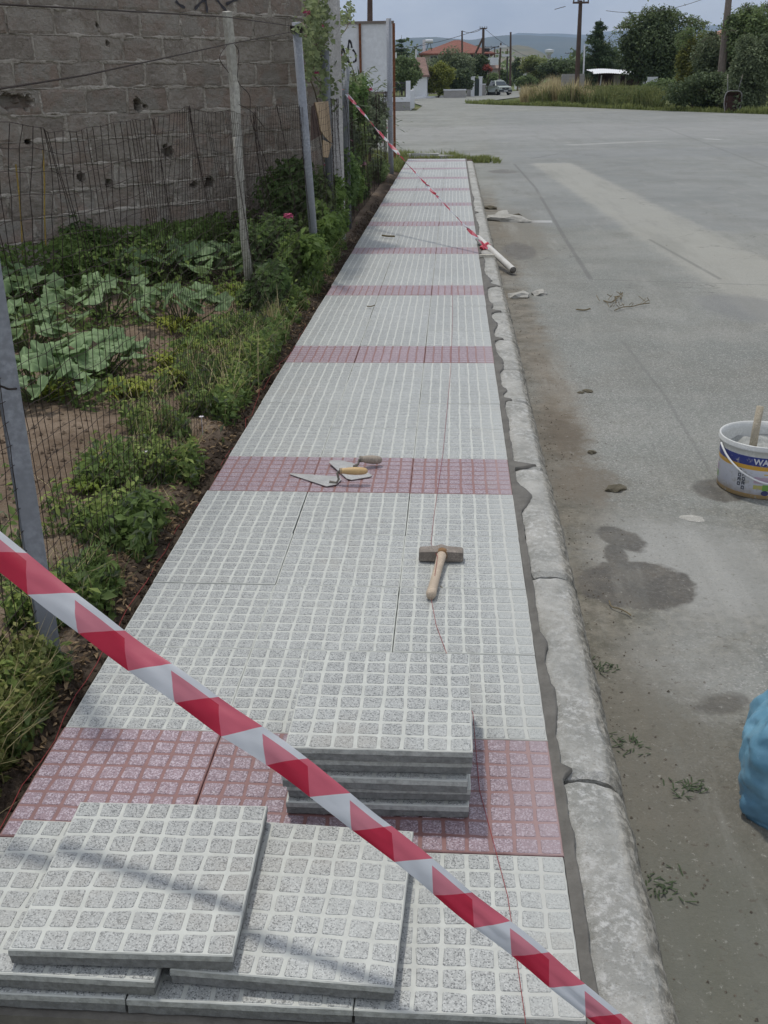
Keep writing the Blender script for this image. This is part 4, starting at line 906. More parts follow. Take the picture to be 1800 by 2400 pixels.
# rosettes of pale yellow green strap leaves
def rosette(c, r, h, n, mat, label, cat, group, seed, w_=.016):
    rd = random.Random(seed); t = thing('salad_plant', label, cat, (c[0], c[1], c[2]), group=group); V = []; F = []; tt = []
    for k in range(n):
        a_ = rd.random()*6.28; rr = r*rd.uniform(.35, 1); ox, oy = rd.gauss(0, r*.28), rd.gauss(0, r*.28); hh = h*rd.uniform(.6, 1.15); d = Vector((math.cos(a_), math.sin(a_), 0)); q = Vector((-d.y, d.x, 0)); b0 = len(V)
        for s_, ww, up_ in ((0, .25, 0), (.35, .8, .62), (.7, 1.0, 1.0), (1.0, .15, .85)):
            p = Vector((ox, oy, 0))+d*rr*s_; V += [tuple(p+q*w_*ww+Vector((0, 0, hh*up_+.004))), tuple(p+Vector((0, 0, hh*up_))), tuple(p-q*w_*ww+Vector((0, 0, hh*up_+.004)))]
        for k2 in range(3):
            for e_ in range(2): F.append((b0+k2*3+e_, b0+k2*3+e_+1, b0+k2*3+e_+4, b0+k2*3+e_+3)); tt.append(rd.random()*.2+.75*((k*37) % 10)/10)
    me = mesh('leaves', V, F, mat, smooth=True); at = me.attributes.new('tint', 'FLOAT', 'FACE'); at.data.foreach_set('value', tt); o = link('leaves', me, t); o['kind'] = 'stuff'; return t
ros = [((290, 925), .10, .08, 'yellow green salad clump left of the bare soil path'), ((330, 925), .09, .08, 'pale salad clump touching its left neighbour by the bare soil'), ((415, 905), .11, .09, 'brightest yellow green salad clump, mid bed'), ((400, 860), .10, .08, 'salad clump just behind the brightest one'),
       ((445, 835), .13, .09, 'loose green salad plant behind the bare patch'), ((420, 775), .14, .09, 'salad plant in the middle of the bed, upper row left'), ((475, 795), .13, .09, 'salad plant in the upper row, right of its neighbour'), ((515, 715), .15, .09, 'salad plant beside the foot of the curved stake'),
       ((560, 770), .13, .10, 'bushy salad plant between stake and pavement'), ((560, 690), .16, .10, 'pale salad plant behind the curved stake'), ((545, 830), .11, .09, 'green salad plant nearest the trench by the pavement'), ((130, 930), .09, .08, 'small yellow green plant under the squash leaves beside the near pole'), ((240, 1105), .09, .07, 'lone yellow green plant on the bare soil near the pole'), ((210, 1150), .08, .05, 'low green plant just below the lone yellow green one')]
for i, ((px, py), r, h, lb) in enumerate(ros):
    c = gp(px, py, -.06); c.x = min(c.x, -.12); rosette((c.x, c.y, gz(c.x, c.y)), r*1.15, h, 70, LYG if i in (0, 1, 2, 3, 11, 12, 5) else m_leaf('leaf mix', (.11, .165, .04), (.22, .28, .06)), lb, 'salad plant', 'salad plants in the garden bed', i, .011)
# bean row in front of the wall at left
for i, (px, py, r, h) in enumerate(((15, 640, .50, .95), (105, 630, .48, .90), (195, 640, .42, .62), (60, 575, .5, .95))):
    c = gp(px, py, -.06); clump('bean_plant', (c.x-.1, c.y+.15, -.08), (r, r, h*.62), 4200, .06, LDK, ['bean plant at the left edge, its dark leaves against the wall', 'bean plant second from the left below the yellow canes', 'bean plant right of the yellow canes, lowest of the row', 'tallest bean plant close to the wall at the left'][i], 'bean plant', 'bean plants along the wall', seed=40+i, asp=.75)
for lb, p, q in (('bent yellow cane leaning left among the beans', (50, 520), (37, 385)), ('straight yellow cane right of the bent one', (104, 495), (101, 350))):
    Yc = 6.35; B = MB(); B.tube([ay(p[0]+3, p[1]+80, Yc), ay(*p, Yc), ay((p[0]+q[0])/2+2, (p[1]+q[1])/2+10, Yc), ay(*q, Yc)], .006, 6); o = B.obj('cane', simple('yellow cane', (.36, .25, .06), .7)); tag(o, lb, 'cane')
# low weeds in front of the wall and strip of weeds along the fence: nobody could count them
def on_ground(n, f, zoff=(0, .1)):
    out = []
    while len(out) < n:
        p = f()
        if p is None: continue
        x, y, hz = p; out.append((x, y, gz(x, y)+hz))
    return np.array(out)
def strip_f():
    y = .2+random.random()**1.25*8.8; wd = .14+.06*y; x = -.10-abs(random.gauss(0, wd)); k = .55*fn(x*3.2, y*3.2, 5)+.30*(fn(x*9, y*9))
    if k < .015+.04*(y < 2.2) or (x < -.62 and y > 2.0): return None
    if x > -.13 and random.random() < .6: return None
    return x, y, random.random()**1.5*(.05+.20*max(0, k)+.014*y)
W1 = on_ground(19000, strip_f)
link('weeds', leaf_cloud('weeds', W1[:11000], .036, LGR, up=.1), kind='stuff'); link('weeds', leaf_cloud('weeds', W1[11000:15500], .05, m_leaf('broad weed leaf', (.10, .155, .055), (.19, .26, .09)), asp=.45, up=.3), kind='stuff'); link('weeds', leaf_cloud('weeds', W1[15500:], .045, LGY, asp=.28, up=-.3), kind='stuff')
def near_f():
    y = random.uniform(-.55, .75); x = -.07-abs(random.gauss(0, .30)); k = fn(x*4, y*4, 9)
    if x > -.10 or k < -.25: return None
    return x, y, random.random()**1.2*.13
W2 = on_ground(11000, near_f); link('weeds', leaf_cloud('weeds', W2, .026, m_leaf('olive ground cover', (.075, .10, .03), (.17, .18, .06)), up=.2), kind='stuff')
def back_f():
    u = random.uniform(0, 5); p = W0+WD*u+WN*abs(random.gauss(.12, .5)); x, y = p.x, p.y
    if x > -.3 or fn(x*1.7, y*1.7, 2) < -.05: return None
    return x, y, random.random()**1.5*.42
W3 = on_ground(20000, back_f); link('weeds', leaf_cloud('weeds', W3, .05, LGR, up=.1), kind='stuff')
def left_f():
    x = random.uniform(-3.0, -.5); y = random.uniform(1.8, 8.2)
    if fn(x*1.3, y*1.3, 12) < .16: return None
    return x, y, random.random()**1.6*.16
W4 = on_ground(5000, left_f); link('weeds', leaf_cloud('weeds', W4, .04, LGR, up=.2), kind='stuff')
W5 = W1[np.random.default_rng(3).permutation(len(W1))[:7000]].copy(); msk = np.array([fn(x*2.6, y*2.6, 21) > .02 for x, y, z in W5]); W5 = W5[msk]; W5[:, 2] += .02+.03*RNG.random(len(W5))
link('weeds', leaf_cloud('weeds', W5, .036, m_leaf('young weed leaf', (.15, .21, .055), (.27, .33, .10)), asp=.42, up=.5), kind='stuff')
W6 = W2[:3000].copy(); W6[:, 2] += .03; link('weeds', leaf_cloud('weeds', W6, .022, m_leaf('young olive leaf', (.17, .19, .055), (.27, .27, .10)), asp=.5, up=.5), kind='stuff')
def brown_f():
    y = .3+random.random()**1.2*7; return (-.07-abs(random.gauss(0, .16+.03*y)), y, .01)
W7 = on_ground(2600, brown_f); link('leaf_litter', leaf_cloud('leaf_litter', W7, .03, m_leaf('dead leaf', (.15, .10, .06), (.30, .22, .13), .9, .1), asp=.35, up=1.5), kind='stuff')
# dry stalks and grass blades among the weeds
def blades(name, bases, hmin, hmax, w_, mat, lean=.5):
    V = []; F = []; tt = []
    for (x, y, z) in bases:
        a_ = random.random()*6.28; h = random.uniform(hmin, hmax)*(1 if hmax < .3 and 'end' not in name else max(.25, .8+.75*fn(x*.55*(3 if 'end' in name else 1), y*.35*(3 if 'end' in name else 1), 6)+.35*fn(x*2.1, y*1.3, 2))); l = h*random.uniform(.1, lean); d = Vector((math.cos(a_), math.sin(a_), 0)); q = Vector((-d.y, d.x, 0))*w_; b0 = len(V); p = Vector((x, y, z))
        V += [tuple(p-q), tuple(p+q), tuple(p+d*l*.35+Vector((0, 0, h*.6))+q*.7), tuple(p+d*l*.35+Vector((0, 0, h*.6))-q*.7), tuple(p+d*l+Vector((0, 0, h)))]; F += [(b0, b0+1, b0+2, b0+3), (b0+3, b0+2, b0+4)]; v_ = random.random(); tt += [v_, v_]
    me = mesh(name, V, F, mat); at = me.attributes.new('tint', 'FLOAT', 'FACE'); at.data.foreach_set('value', tt); return link(name, me, kind='stuff')
blades('dry_grass', [p-np.array([0, 0, p[2]-gz(p[0], p[1])]) for p in W1[:1500]], .06, .30, .0020, DRY, 1.4)
blades('grass_blades', [p-np.array([0, 0, p[2]-gz(p[0], p[1])]) for p in W1[1000:4200]], .04, .16, .0028, LGR, 1.0)
blades('dry_grass', [p-np.array([0, 0, p[2]-gz(p[0], p[1])]) for p in W2[:350]], .04, .20, .0016, DRY, 1.3)
c = gp(640, 790, -.06); B = [Vector((c.x+random.gauss(0, .03), c.y+random.gauss(0, .06), -.06)) for _ in range(60)]; o = blades('straw_tuft', B, .15, .34, .004, DRY, .5); del o['kind']; tag(o, 'upright tuft of yellow dry straw by the pavement edge', 'straw tuft')
def blob_shrub(name, c, rad, n, size, mat, label, cat, seed, group=None, asp=.5, trunk=True, lumps=12, lump=.4, shell=.45):
    t = thing(name, label, cat, (c[0], c[1], c[2]), group=group); P, v = blob_points(n, (0, 0, rad[2]), rad, shell, lumps=lumps, lump=lump, seed=seed); P[:, 2] = np.maximum(P[:, 2], .02)
    link('crown', leaf_cloud('crown', P, size, mat, asp=asp, outw=v*.7, up=.25), t)
    if trunk:
        B = MB(); r_ = max(rad[0], rad[1]); tr = .035*rad[2]+.006; B.tube([(0, 0, -.1), (.02*r_, 0, rad[2]*.6), (0, .05*r_, rad[2]*1.2)], [tr*1.4, tr, tr*.5], 7)
        rr = random.Random(seed)
        for k in range(6): a_ = k*1.05+seed; B.tube([(0, 0, rad[2]*(.25+.08*k)), (rad[0]*.35*math.cos(a_), rad[1]*.35*math.sin(a_), rad[2]*(.7+.09*k)), (rad[0]*.65*math.cos(a_), rad[1]*.65*math.sin(a_), rad[2]*(1.0+.12*k))], [tr*.6, tr*.4, tr*.15], 5)
        B.obj('trunk', BARK, t)
    return t
# leafy hedge plants hugging the fence
hp_ = [((-.34, 5.6), (.20, .38, .20), 'low leafy shrub at the fence just beyond the salad plants'), ((-.24, 6.6), (.21, .5, .26), 'leafy shrub round the foot of the tall grey pole'), ((-.62, 7.1), (.34, .55, .30), 'garden shrub behind the tall grey pole near the wall'), ((-.22, 7.9), (.23, .6, .30), 'dense green shrub spilling to the pavement beyond the tall pole'), ((-.62, 8.5), (.36, .5, .42), 'shrub below the hanging cardboard near the wall end'), ((-.24, 9.1), (.22, .6, .38), 'dense shrub at the pavement edge, beyond the wall end'), ((-.30, 10.4), (.22, .7, .42), 'dark leafy shrub under the tape end'), ((-.34, 11.8), (.24, .8, .40), 'far dark shrub behind the mesh before the last pole')]
for i, ((x, y), rad, lb) in enumerate(hp_): blob_shrub('shrub', (x-.03, y, gz(x, y)-.02), rad, 3000, .062, LDK if i % 2 == 0 else m_leaf('shrub leaf', (.08, .135, .04), (.16, .23, .065)), lb, 'shrub', 100+i, 'shrubs along the fence', asp=.55)
# climbing rose
t = thing('rose_bush', 'climbing rose with pink blooms round the dark pole at the wall end', 'rose bush', (-.32, 8.9, 0))
PINK = simple('pink petals', (.62, .10, .22), .6, .3, 40, 0, 0); PINKL = simple('pale pink petals', (.70, .38, .45), .6, .25, 40, 0, 0); DRED = simple('deep red petals', (.22, .02, .045), .6, .3, 40, 0, 0)
def rp(px, py, X=-.3): return ax(px, py, X)-Vector((-.32, 8.9, 0))
B = MB()
for pts in (((745, 245), (735, 205), (715, 165)), ((770, 215), (745, 190), (730, 160)), ((760, 380), (752, 300), (742, 245)), ((735, 160), (750, 130), (762, 100), (775, 60), (790, 40)), ((760, 95), (790, 90), (815, 60), (812, 20)), ((740, 150), (758, 128)), ((712, 152), (697, 158)), ((765, 140), (800, 118), (828, 165), (836, 210)), ((745, 110), (728, 60), (745, 10), (750, -20))):
    P = [rp(*q) for q in pts]; B.tube(densify(P, 5), .006, 5)
o = B.obj('canes', simple('rose canes', (.13, .11, .06), .8), t); o['kind'] = 'stuff'
pts = []
for (px, py, sx_, sy_, n) in ((735, 60, 16, 22, 130), (720, 95, 14, 22, 110), (760, 70, 22, 20, 160), (800, 45, 20, 14, 110), (820, 30, 10, 20, 60), (775, 90, 20, 14, 90), (725, 135, 10, 24, 70), (742, 30, 10, 24, 70), (755, 110, 18, 22, 110), (722, 175, 10, 16, 70), (700, 65, 10, 16, 70), (745, 150, 16, 30, 130), (770, 190, 22, 30, 150), (800, 150, 22, 30, 120), (790, 230, 26, 34, 220), (835, 200, 20, 30, 120), (728, 10, 14, 18, 90), (765, 30, 18, 16, 100), (755, 5, 16, 12, 60)):
    for _ in range(n): q = rp(px+random.gauss(0, sx_*.6), py+random.gauss(0, sy_*.6), -.3+random.gauss(0, .05)); pts.append(q)
link('foliage', leaf_cloud('foliage', pts, .052, m_leaf('rose leaf', (.10, .13, .06), (.20, .24, .12)), asp=.75), t, kind='stuff')
def rose(px, py, r, mat, X=-.3, parent=t, base=Vector((-.32, 8.9, 0)), name='flower'):
    P = ax(px, py, X)-base; B = MB(); rd = random.Random(px)
    for k in range(14):
        a_ = k*2.4; el = .2+1.1*(k/14); d = Vector((math.cos(a_)*math.cos(el), math.sin(a_)*math.cos(el), math.sin(el))); q = d.cross(Vector((0, 0, 1))).normalized()*r*.45; c_ = P+d*r*.5; u_ = d.cross(q).normalized()*r*.45
        B.add([c_-q-u_, c_+q-u_, c_+q*1.1+u_+d*r*.3, c_+d*r*.45+u_*1.3, c_-q*1.1+u_+d*r*.3], [(0, 1, 2, 3, 4)])
    return B.obj(name, mat, parent)
for px, py, r, m_ in ((729, 38, .040, PINK), (718, 28, .035, PINK), (706, 57, .022, PINKL), (738, 127, .040, DRED), (752, 62, .030, PINK), (712, 84, .024, PINKL), (775, 20, .026, PINK), (742, 172, .024, PINK), (798, 132, .026, PINKL), (812, 240, .030, PINK), (784, 205, .024, PINKL)): rose(px, py, r, m_)
for px, py, r, m_, lb in ((866, 211, .050, PINK, 'pink rose bloom high beside the tape end'), (852, 385, .045, PINKL, 'pink and white rose bloom low in the mesh'), (897, 333, .030, PINKL, 'small pale rose bloom near the last pole'), (788, 290, .030, PINK, 'half hidden pink bloom beside the cardboard'), (762, 388, .022, PINK, 'small pink bud at the wall foot'), (905, 300, .03, PINK, 'pink bloom touching the last pole'), (822, 330, .03, PINKL, 'pale bloom in the grey green bush right of the knotted pole'), (676, 508, .040, PINK, 'crimson rose bloom over the bed left of the tall pole')):
    X = -.34; P = ax(px, py, X); tt_ = thing('rose', lb, 'rose', (P.x, P.y, P.z), group='single rose blooms'); rose(px, py, r, m_, X, tt_, P, 'petals'); B = MB(); B.tube([(0, 0, 0), (.01, .01, -.12), (.0, .02, -.30)], .003, 4); B.obj('stem', STEMG, tt_)
for px, py, c_, lb in ((562, 616, (.42, .40, .70), 'small lilac flower left of the curved stake'), (637, 640, (.42, .40, .70), 'upper of the lilac flowers between the poles'), (632, 662, (.42, .38, .68), 'middle lilac flower between the poles'), (646, 684, (.40, .34, .62), 'lowest faded lilac flower between the poles'), (752, 636, (.60, .44, .10), 'yellow flower at the foot of the tall pole'), (472, 978, (.66, .62, .64), 'tiny white flower among the weeds by the pavement'), (340, 1060, (.6, .58, .6), 'tiny white bloom lower among the weeds')):
    P = gp(px, py, .04); m_ = simple('flower petals', c_, .7, .15, 30, 0, 0); B = MB(); R_ = .014 if P.y < 4 else .028
    for k in range(6): a_ = k*math.pi/3; d = Vector((math.cos(a_), math.sin(a_), .35)); q = Vector((-d.y, d.x, 0))*R_*.4; B.add([P, P+d*R_*.6+q, P+d*R_, P+d*R_*.6-q], [(0, 1, 2, 3)])
    B.tube([P-Vector((0, 0, .001)), P-Vector((0, 0, .12))], .0015, 4); o = B.obj('flower', m_); tag(o, lb, 'flower')
# oleander-like long leaved plant and dark greenery behind the mesh towards the board
t = thing('oleander', 'long leaved grey green plant against the white board', 'shrub', (-.55, 13.2, 0))
V = []; F = []; tt = []
rd = random.Random(5)
for k in range(420):
    p = ax(rd.gauss(868, 34), rd.uniform(175, 400)+rd.gauss(0, 8), -.5+rd.gauss(0, .12)); L_ = rd.uniform(.14, .30); a_ = rd.random()*6.28; d = Vector((math.cos(a_), math.sin(a_), rd.uniform(-.2, .9))).normalized(); q = d.cross(Vector((0, 0, 1))).normalized()*.018; p = p-Vector((-.55, 13.2, 0)); b0 = len(V)
    V += [tuple(p), tuple(p+d*L_*.4+q), tuple(p+d*L_*.8+q*.6-Vector((0, 0, L_*.08))), tuple(p+d*L_-Vector((0, 0, L_*.2))), tuple(p+d*L_*.8-q*.6-Vector((0, 0, L_*.08))), tuple(p+d*L_*.4-q)]; F.append(tuple(range(b0, b0+6))); tt.append(rd.random())
me = mesh('leaves', V, F, LGY); at = me.attributes.new('tint', 'FLOAT', 'FACE'); at.data.foreach_set('value', tt); link('leaves', me, t, kind='stuff')
B = MB()
for k in range(9): B.tube([(rd.gauss(0, .1), rd.gauss(0, .3), -.1), (rd.gauss(0, .15), rd.gauss(0, .3), .8), (rd.gauss(0, .2), rd.gauss(0, .4), 1.3)], [.012, .009, .004], 5)
o = B.obj('stems', STEMG, t); o['kind'] = 'stuff'
T_L = m_leaf('pale hedge leaf', (.10, .15, .06), (.19, .24, .10))
for i, (px, py, Y, rad, m_, lb) in enumerate(((800, 260, 11.5, (.30, .5, .42), LDK, 'dark greenery behind the thin grey pole with the tape knot'), (820, 400, 12.5, (.36, .7, .34), LDK, 'dark bush low behind the mesh right of the wall end'), (880, 300, 15.5, (.28, .8, .40), LGY, 'greyish bush behind the mesh before the last pole'), (700, 440, 8.2, (.30, .4, .26), LDK, 'dark bush in front of the wall end'), (842, 330, 13.6, (.30, .8, .50), T_L, 'tall pale green bush behind the mesh between the two far poles'), (880, 250, 16.6, (.30, .7, .45), LGY, 'tallest greyish bush right beside the last pole, below the board'), (800, 500, 10.6, (.26, .7, .34), T_L, 'pale green bush brushing the pavement beyond the wall end'), (852, 460, 13.5, (.24, .9, .30), LDK, 'low dark bush at the pavement edge before the last pole'), (895, 400, 16.3, (.20, 1.1, .22), T_L, 'low pale weeds of bush form at the foot of the last pole'), (836, 240, 12.8, (.26, .7, .40), LDK, 'dark climber foliage right of the tape knot'), (790, 420, 10.0, (.30, .6, .50), LDK, 'tall dark bush under the hanging cardboard'), (760, 480, 8.9, (.26, .5, .40), T_L, 'pale green bush hiding the foot of the dark pole'), (815, 330, 11.8, (.30, .6, .45), LGY, 'grey green bush directly right of the thin knotted pole'))):
    P = ay(px, py, Y); blob_shrub('shrub', (P.x-.1, P.y, P.z-rad[2]), rad, 2600, .075, m_, lb, 'shrub', 140+i, 'shrubs along the fence')
P = ax(848, 190, -.55); t = thing('yucca', 'spiky upright leaves in front of the rusty board strut', 'plant', (P.x, P.y, 0)); B = MB()
for k in range(9):
    a_ = k*.7; d = Vector((math.cos(a_)*.12, math.sin(a_)*.12, .34+.1*random.random())); q = Vector((-math.sin(a_), math.cos(a_), 0))*.022; o_ = Vector((0, 0, P.z-.2)); B.add([o_-q, o_+q, o_+d*.6+q*.7, o_+d, o_+d*.6-q*.7], [(0, 1, 2, 3, 4)])
o = B.obj('leaf', simple('yucca leaf', (.06, .11, .045), .6)); o.parent = t; o['kind'] = 'stuff'; B = MB(); B.tube([(0, 0, -.1), (.02, 0, .7), (0, 0, P.z-.18)], .03, 7); B.obj('trunk', BARK, t)
# ================================================================== WHITE BOARD WITH GRAFFITI
t = thing('notice_board', 'blank white board in a rusty frame with black graffiti at its left half', 'board', (-.9, 21.0, 0))
BW = simple('white sheet', (.66, .70, .72), .6, .07, 1.5, 0, .03); RUST = simple('rusty angle iron', (.24, .10, .05), .9, .45, 14, .1, .3); IRON = simple('brown grey iron', (.22, .19, .165), .85, .25, 10)
bl, br_, bb, bt_ = -1.75, -.285, 1.31, 2.60
B = MB(); B.box(bl+.9, br_+.9, .02, .035, bb, bt_); B.obj('panel', BW, t)
def bar(x0, x1, z0, z1, m_, name='frame_bar', y=-.02, d=.04): B = MB(); B.box(x0+.9, x1+.9, y, y+d, z0, z1); return B.obj(name, m_, t)
bar(bl, br_, bt_-.015, bt_+.03, IRON); bar(br_-.03, br_+.02, .0, bt_-.016, RUST, 'post'); bar(-1.02+.02, -.975+.02, bb, bt_-.016, RUST, 'strut', y=-.025, d=.042); bar(bl, br_-.031, bb-.04, bb, IRON); bar(bl, bl+.04, -.1, bb-.041, RUST, 'post')
def bpt(px, py): P = ay(px, py, 20.975); return (P.x+.9, P.z)
for nm, pts in (('letter_r', ((779, 147), (776, 128), (779, 116), (787, 113), (791, 121), (785, 128), (779, 131), (789, 141), (794, 147))), ('letter_a', ((795, 146), (800, 128), (803, 111), (808, 128), (817, 147))), ('letter_a_bar', ((797, 137), (805, 136), (811, 134))), ('letter_s', ((815, 117), (817, 100), (819, 94), (823, 104), (824, 112))), ('letter_s', ((826, 116), (832, 124), (834, 136), (832, 144), (827, 145))), ('letter_h', ((791, 167), (792, 174), (794, 180))), ('letter_h', ((799, 164), (798, 172), (797, 178))), ('letter_p', ((814, 169), (826, 169), (828, 173), (826, 180)))):
    stroke_on(t, nm, [bpt(*q) for q in pts], .034, lambda p: (p.x, .014, p.y))
# ================================================================== GROUND OF THE FAR SIDE
GRS = MT('verge grass', .95, .1, 'World'); c_ = GRS.mix(GRS.ramp(GRS.noise(1.1, 5), .3, .7), (.075, .105, .035), (.16, .165, .07)); GRS.color(c_); GRSM = GRS.m
ver = [(1.9, 86.9), (4.2, 80.2), (8.4, 72.2), (12, 61.5), (16.2, 51.6), (24, 45), (60, 42), (90, 120), (60, 200), (24, 160), (13, 132), (8.5, 108), (4.5, 92)]
B = MB(); B.prism([(x, y) for x, y in ver], -.20, -.122); B.obj('verge', GRSM, kind='structure')
B = MB(); B.prism([(-80, 66.9), (-12, 66.9), (-2.2, 66.9), (-2.2, 84), (-4.2, 116.5), (2.8, 151), (8.3, 178), (25, 300), (46, 430), (-80, 430)], -.20, -.124); B.obj('yard', GRSM, kind='structure')
def grass(name, n, f, hmin, hmax, w_, mat, lean=.5):
    out = []
    while len(out) < n:
        p = f()
        if p is not None: out.append(p)
    return blades(name, out, hmin, hmax, w_, mat, lean)
def inpoly(x, y, P):
    r = False; j = len(P)-1
    for i in range(len(P)):
        if (P[i][1] > y) != (P[j][1] > y) and x < (P[j][0]-P[i][0])*(y-P[i][1])/(P[j][1]-P[i][1])+P[i][0]: r = not r
        j = i
    return r
MG = m_leaf('verge grass blades', (.09, .125, .04), (.20, .22, .08)); MD = m_leaf('dry tall grass', (.26, .21, .11), (.46, .40, .24), .9, .35, .6); MW = m_leaf('mixed tall weeds', (.075, .115, .035), (.20, .21, .09), .9, .3, .8)
def edge_y(x): return float(np.interp(x, [1.9, 4.2, 8.4, 12, 16.2, 24, 60], [86.9, 80.2, 72.2, 61.5, 51.6, 45, 42]))
def v_short():
    x = random.uniform(1.9, 26); y = edge_y(x)+random.random()**1.5*7-.15+.5*fn(x*.8, 3)
    return (x, y, -.125) if inpoly(x, y, ver) or random.random() < .3 else None
grass('verge_grass', 15000, v_short, .12, .38, .028, MG, .8)
def v_dry():
    px = 1215+abs(random.gauss(0, 75)) if random.random() < .75 else random.gauss(1350, 40); Y = random.uniform(73, 84)
    if px < 1222 or px > 1480: return None
    P = ay(px, 200, Y); 
    if Y < edge_y(P.x)+2.2: return None
    return (P.x, Y, -.13)
grass('dry_tall_grass', 12000, v_dry, .7, 1.75, .030, MD, .45)
def v_weed():
    px = random.uniform(1240, 1560); Y = random.uniform(60, 80); P = ay(px, 200, Y)
    if Y < edge_y(P.x)+1.6 or fn(P.x*.5, Y*.5, 4) < -.2: return None
    return (P.x, Y, -.13)
grass('tall_weeds', 14000, v_weed, .35, 1.35, .035, MW, .6)
P = [];
while len(P) < 9000:
    q = v_weed()
    if q: P.append((q[0], q[1], random.random()*1.15))
link('tall_weeds', leaf_cloud('tall_weeds', P, .13, MW, asp=.4), kind='stuff')
def v_tip():
    x = random.uniform(2.0, 9); y = edge_y(x)+random.uniform(0, 9); return (x, y, -.13) if inpoly(x, y, ver) else None
grass('verge_grass', 4500, v_tip, .12, .35, .035, MG, .8)
# grass round the broken end of the pavement
def endg():
    x = random.uniform(-1.3, 2.3); y = 22.9+random.gauss(0, .32)-.55*(x+.3)*.9
    if x > 1.0: y = 21.9-.35*(x-1.0)+random.gauss(0, .16)
    return (x, y, -.125) if fn(x*2.5, y*1.5, 4)+.5*fn(x*7, y*5, 1) > -.42+max(0, x-1.4)*.25 and y > 21.0 and x < 1.95 else None
grass('pavement_end_grass', 9000, endg, .03, .20, .009, MG, 1.3)
def endg2():
    x = -.05-random.random()*.75; return (x, random.uniform(18.3, 22.5), gz(x, 20))
grass('pavement_end_grass', 2400, endg2, .05, .22, .009, MG, .9)
B = MB(); KO = simple('old kerb concrete', (.50, .50, .47), .9, .2, 8, 0, .4)
for k, (x0, x1, y, dz) in enumerate(((-.75, .0, 22.35, .0), (.01, .62, 22.42, .01), (.63, .95, 22.05, -.01))):
    B = MB(); B.box(x0, x1, y-.05+.0, y+.07, -.14, .0+dz, jit=.012); o = B.obj('old_kerb_stone', KO); tag(o, ['old kerb stone at the pavement\'s far end, beside the fence', 'middle one of the old kerb stones at the pavement\'s far end', 'tilted short old kerb stone at the far end, nearest the road'][k], 'kerb stone', 'old kerb stones at the far end')
# ================================================================== FAR BUILDINGS AND WALLS
WHT = simple('white paint wall', (.68, .70, .72), .85, .08, 1.2, 0, .05); CONC = simple('bare grey concrete', (.36, .35, .335), .92, .15, 2, 0, .2); DARK = simple('dark opening', (.03, .035, .04), .5, .2, 3, 0, 0); ROOF = simple('clay roof tiles', (.23, .095, .07), .9, .22, 1.5, 0, .3); ROOFD = simple('old brown roof tiles', (.23, .15, .125), .9, .25, 1.5, 0, .3); IRN = simple('black iron', (.05, .05, .055), .6, .2)
def bx_(parent, name, x0, x1, y0, y1, z0, z1, mat): B = MB(); B.box(x0, x1, y0, y1, z0, z1); return B.obj(name, mat, parent)
# garden wall with railing on the left of the crossing
YW = 66.7; xr = ay(961, 240, YW).x
t = thing('railed_wall', 'low white garden wall on a grey base with black railings at the crossing', 'wall', (xr, YW, -.13))
bx_(t, 'base', -9, 0, 0, .35, 0, .50, CONC); bx_(t, 'coping', -9, .04, -.05, .38, .50, .78, WHT); bx_(t, 'pier', -.26, .02, .02, .33, .78, 1.72, WHT)
bx_(t, 'pier', -2.45, -2.1, .02, .33, .78, 1.72, WHT)
for k in range(11): bx_(t, 'baluster', -2.0+k*.165, -1.97+k*.165, .16, .19, .82, 1.55, IRN)
bx_(t, 'rail', -2.099, -.261, .13, .22, 1.56, 1.64, IRN); bx_(t, 'rail', -2.099, -.261, .14, .21, .80, .84, IRN)
bx_(t, 'side_wall', -.20, 0, .34, 8, 0, 1.15, WHT); bx_(t, 'lamp_block', -1.7, -1.35, 1.0, 1.35, 0, 2.1, WHT)
def kerb_far(name, pts, label, w_=.35, h_=.18):
    B = MB()
    for i in range(len(pts)-1):
        a_, b_ = Vector(pts[i]), Vector(pts[i+1]); d = (b_-a_).normalized(); q = Vector((-d.y, d.x, 0))*w_; B.add([a_, b_, b_+q, a_+q]+[p+Vector((0, 0, h_)) for p in (a_, b_, b_+q, a_+q)], [(0, 1, 5, 4), (4, 5, 6, 7), (1, 2, 6, 5), (3, 0, 4, 7), (2, 3, 7, 6)])
    o = B.obj(name, WHT); o['kind'] = 'structure'; return o
kp = [gp(x, y, -.13) for x, y in ((962, 233), (1000, 230.5), (1050, 227), (1085, 225.5), (1115, 222), (1160, 219))]
kerb_far('far_kerb', [(p.x, p.y, -.13) for p in kp], 'white painted kerb')
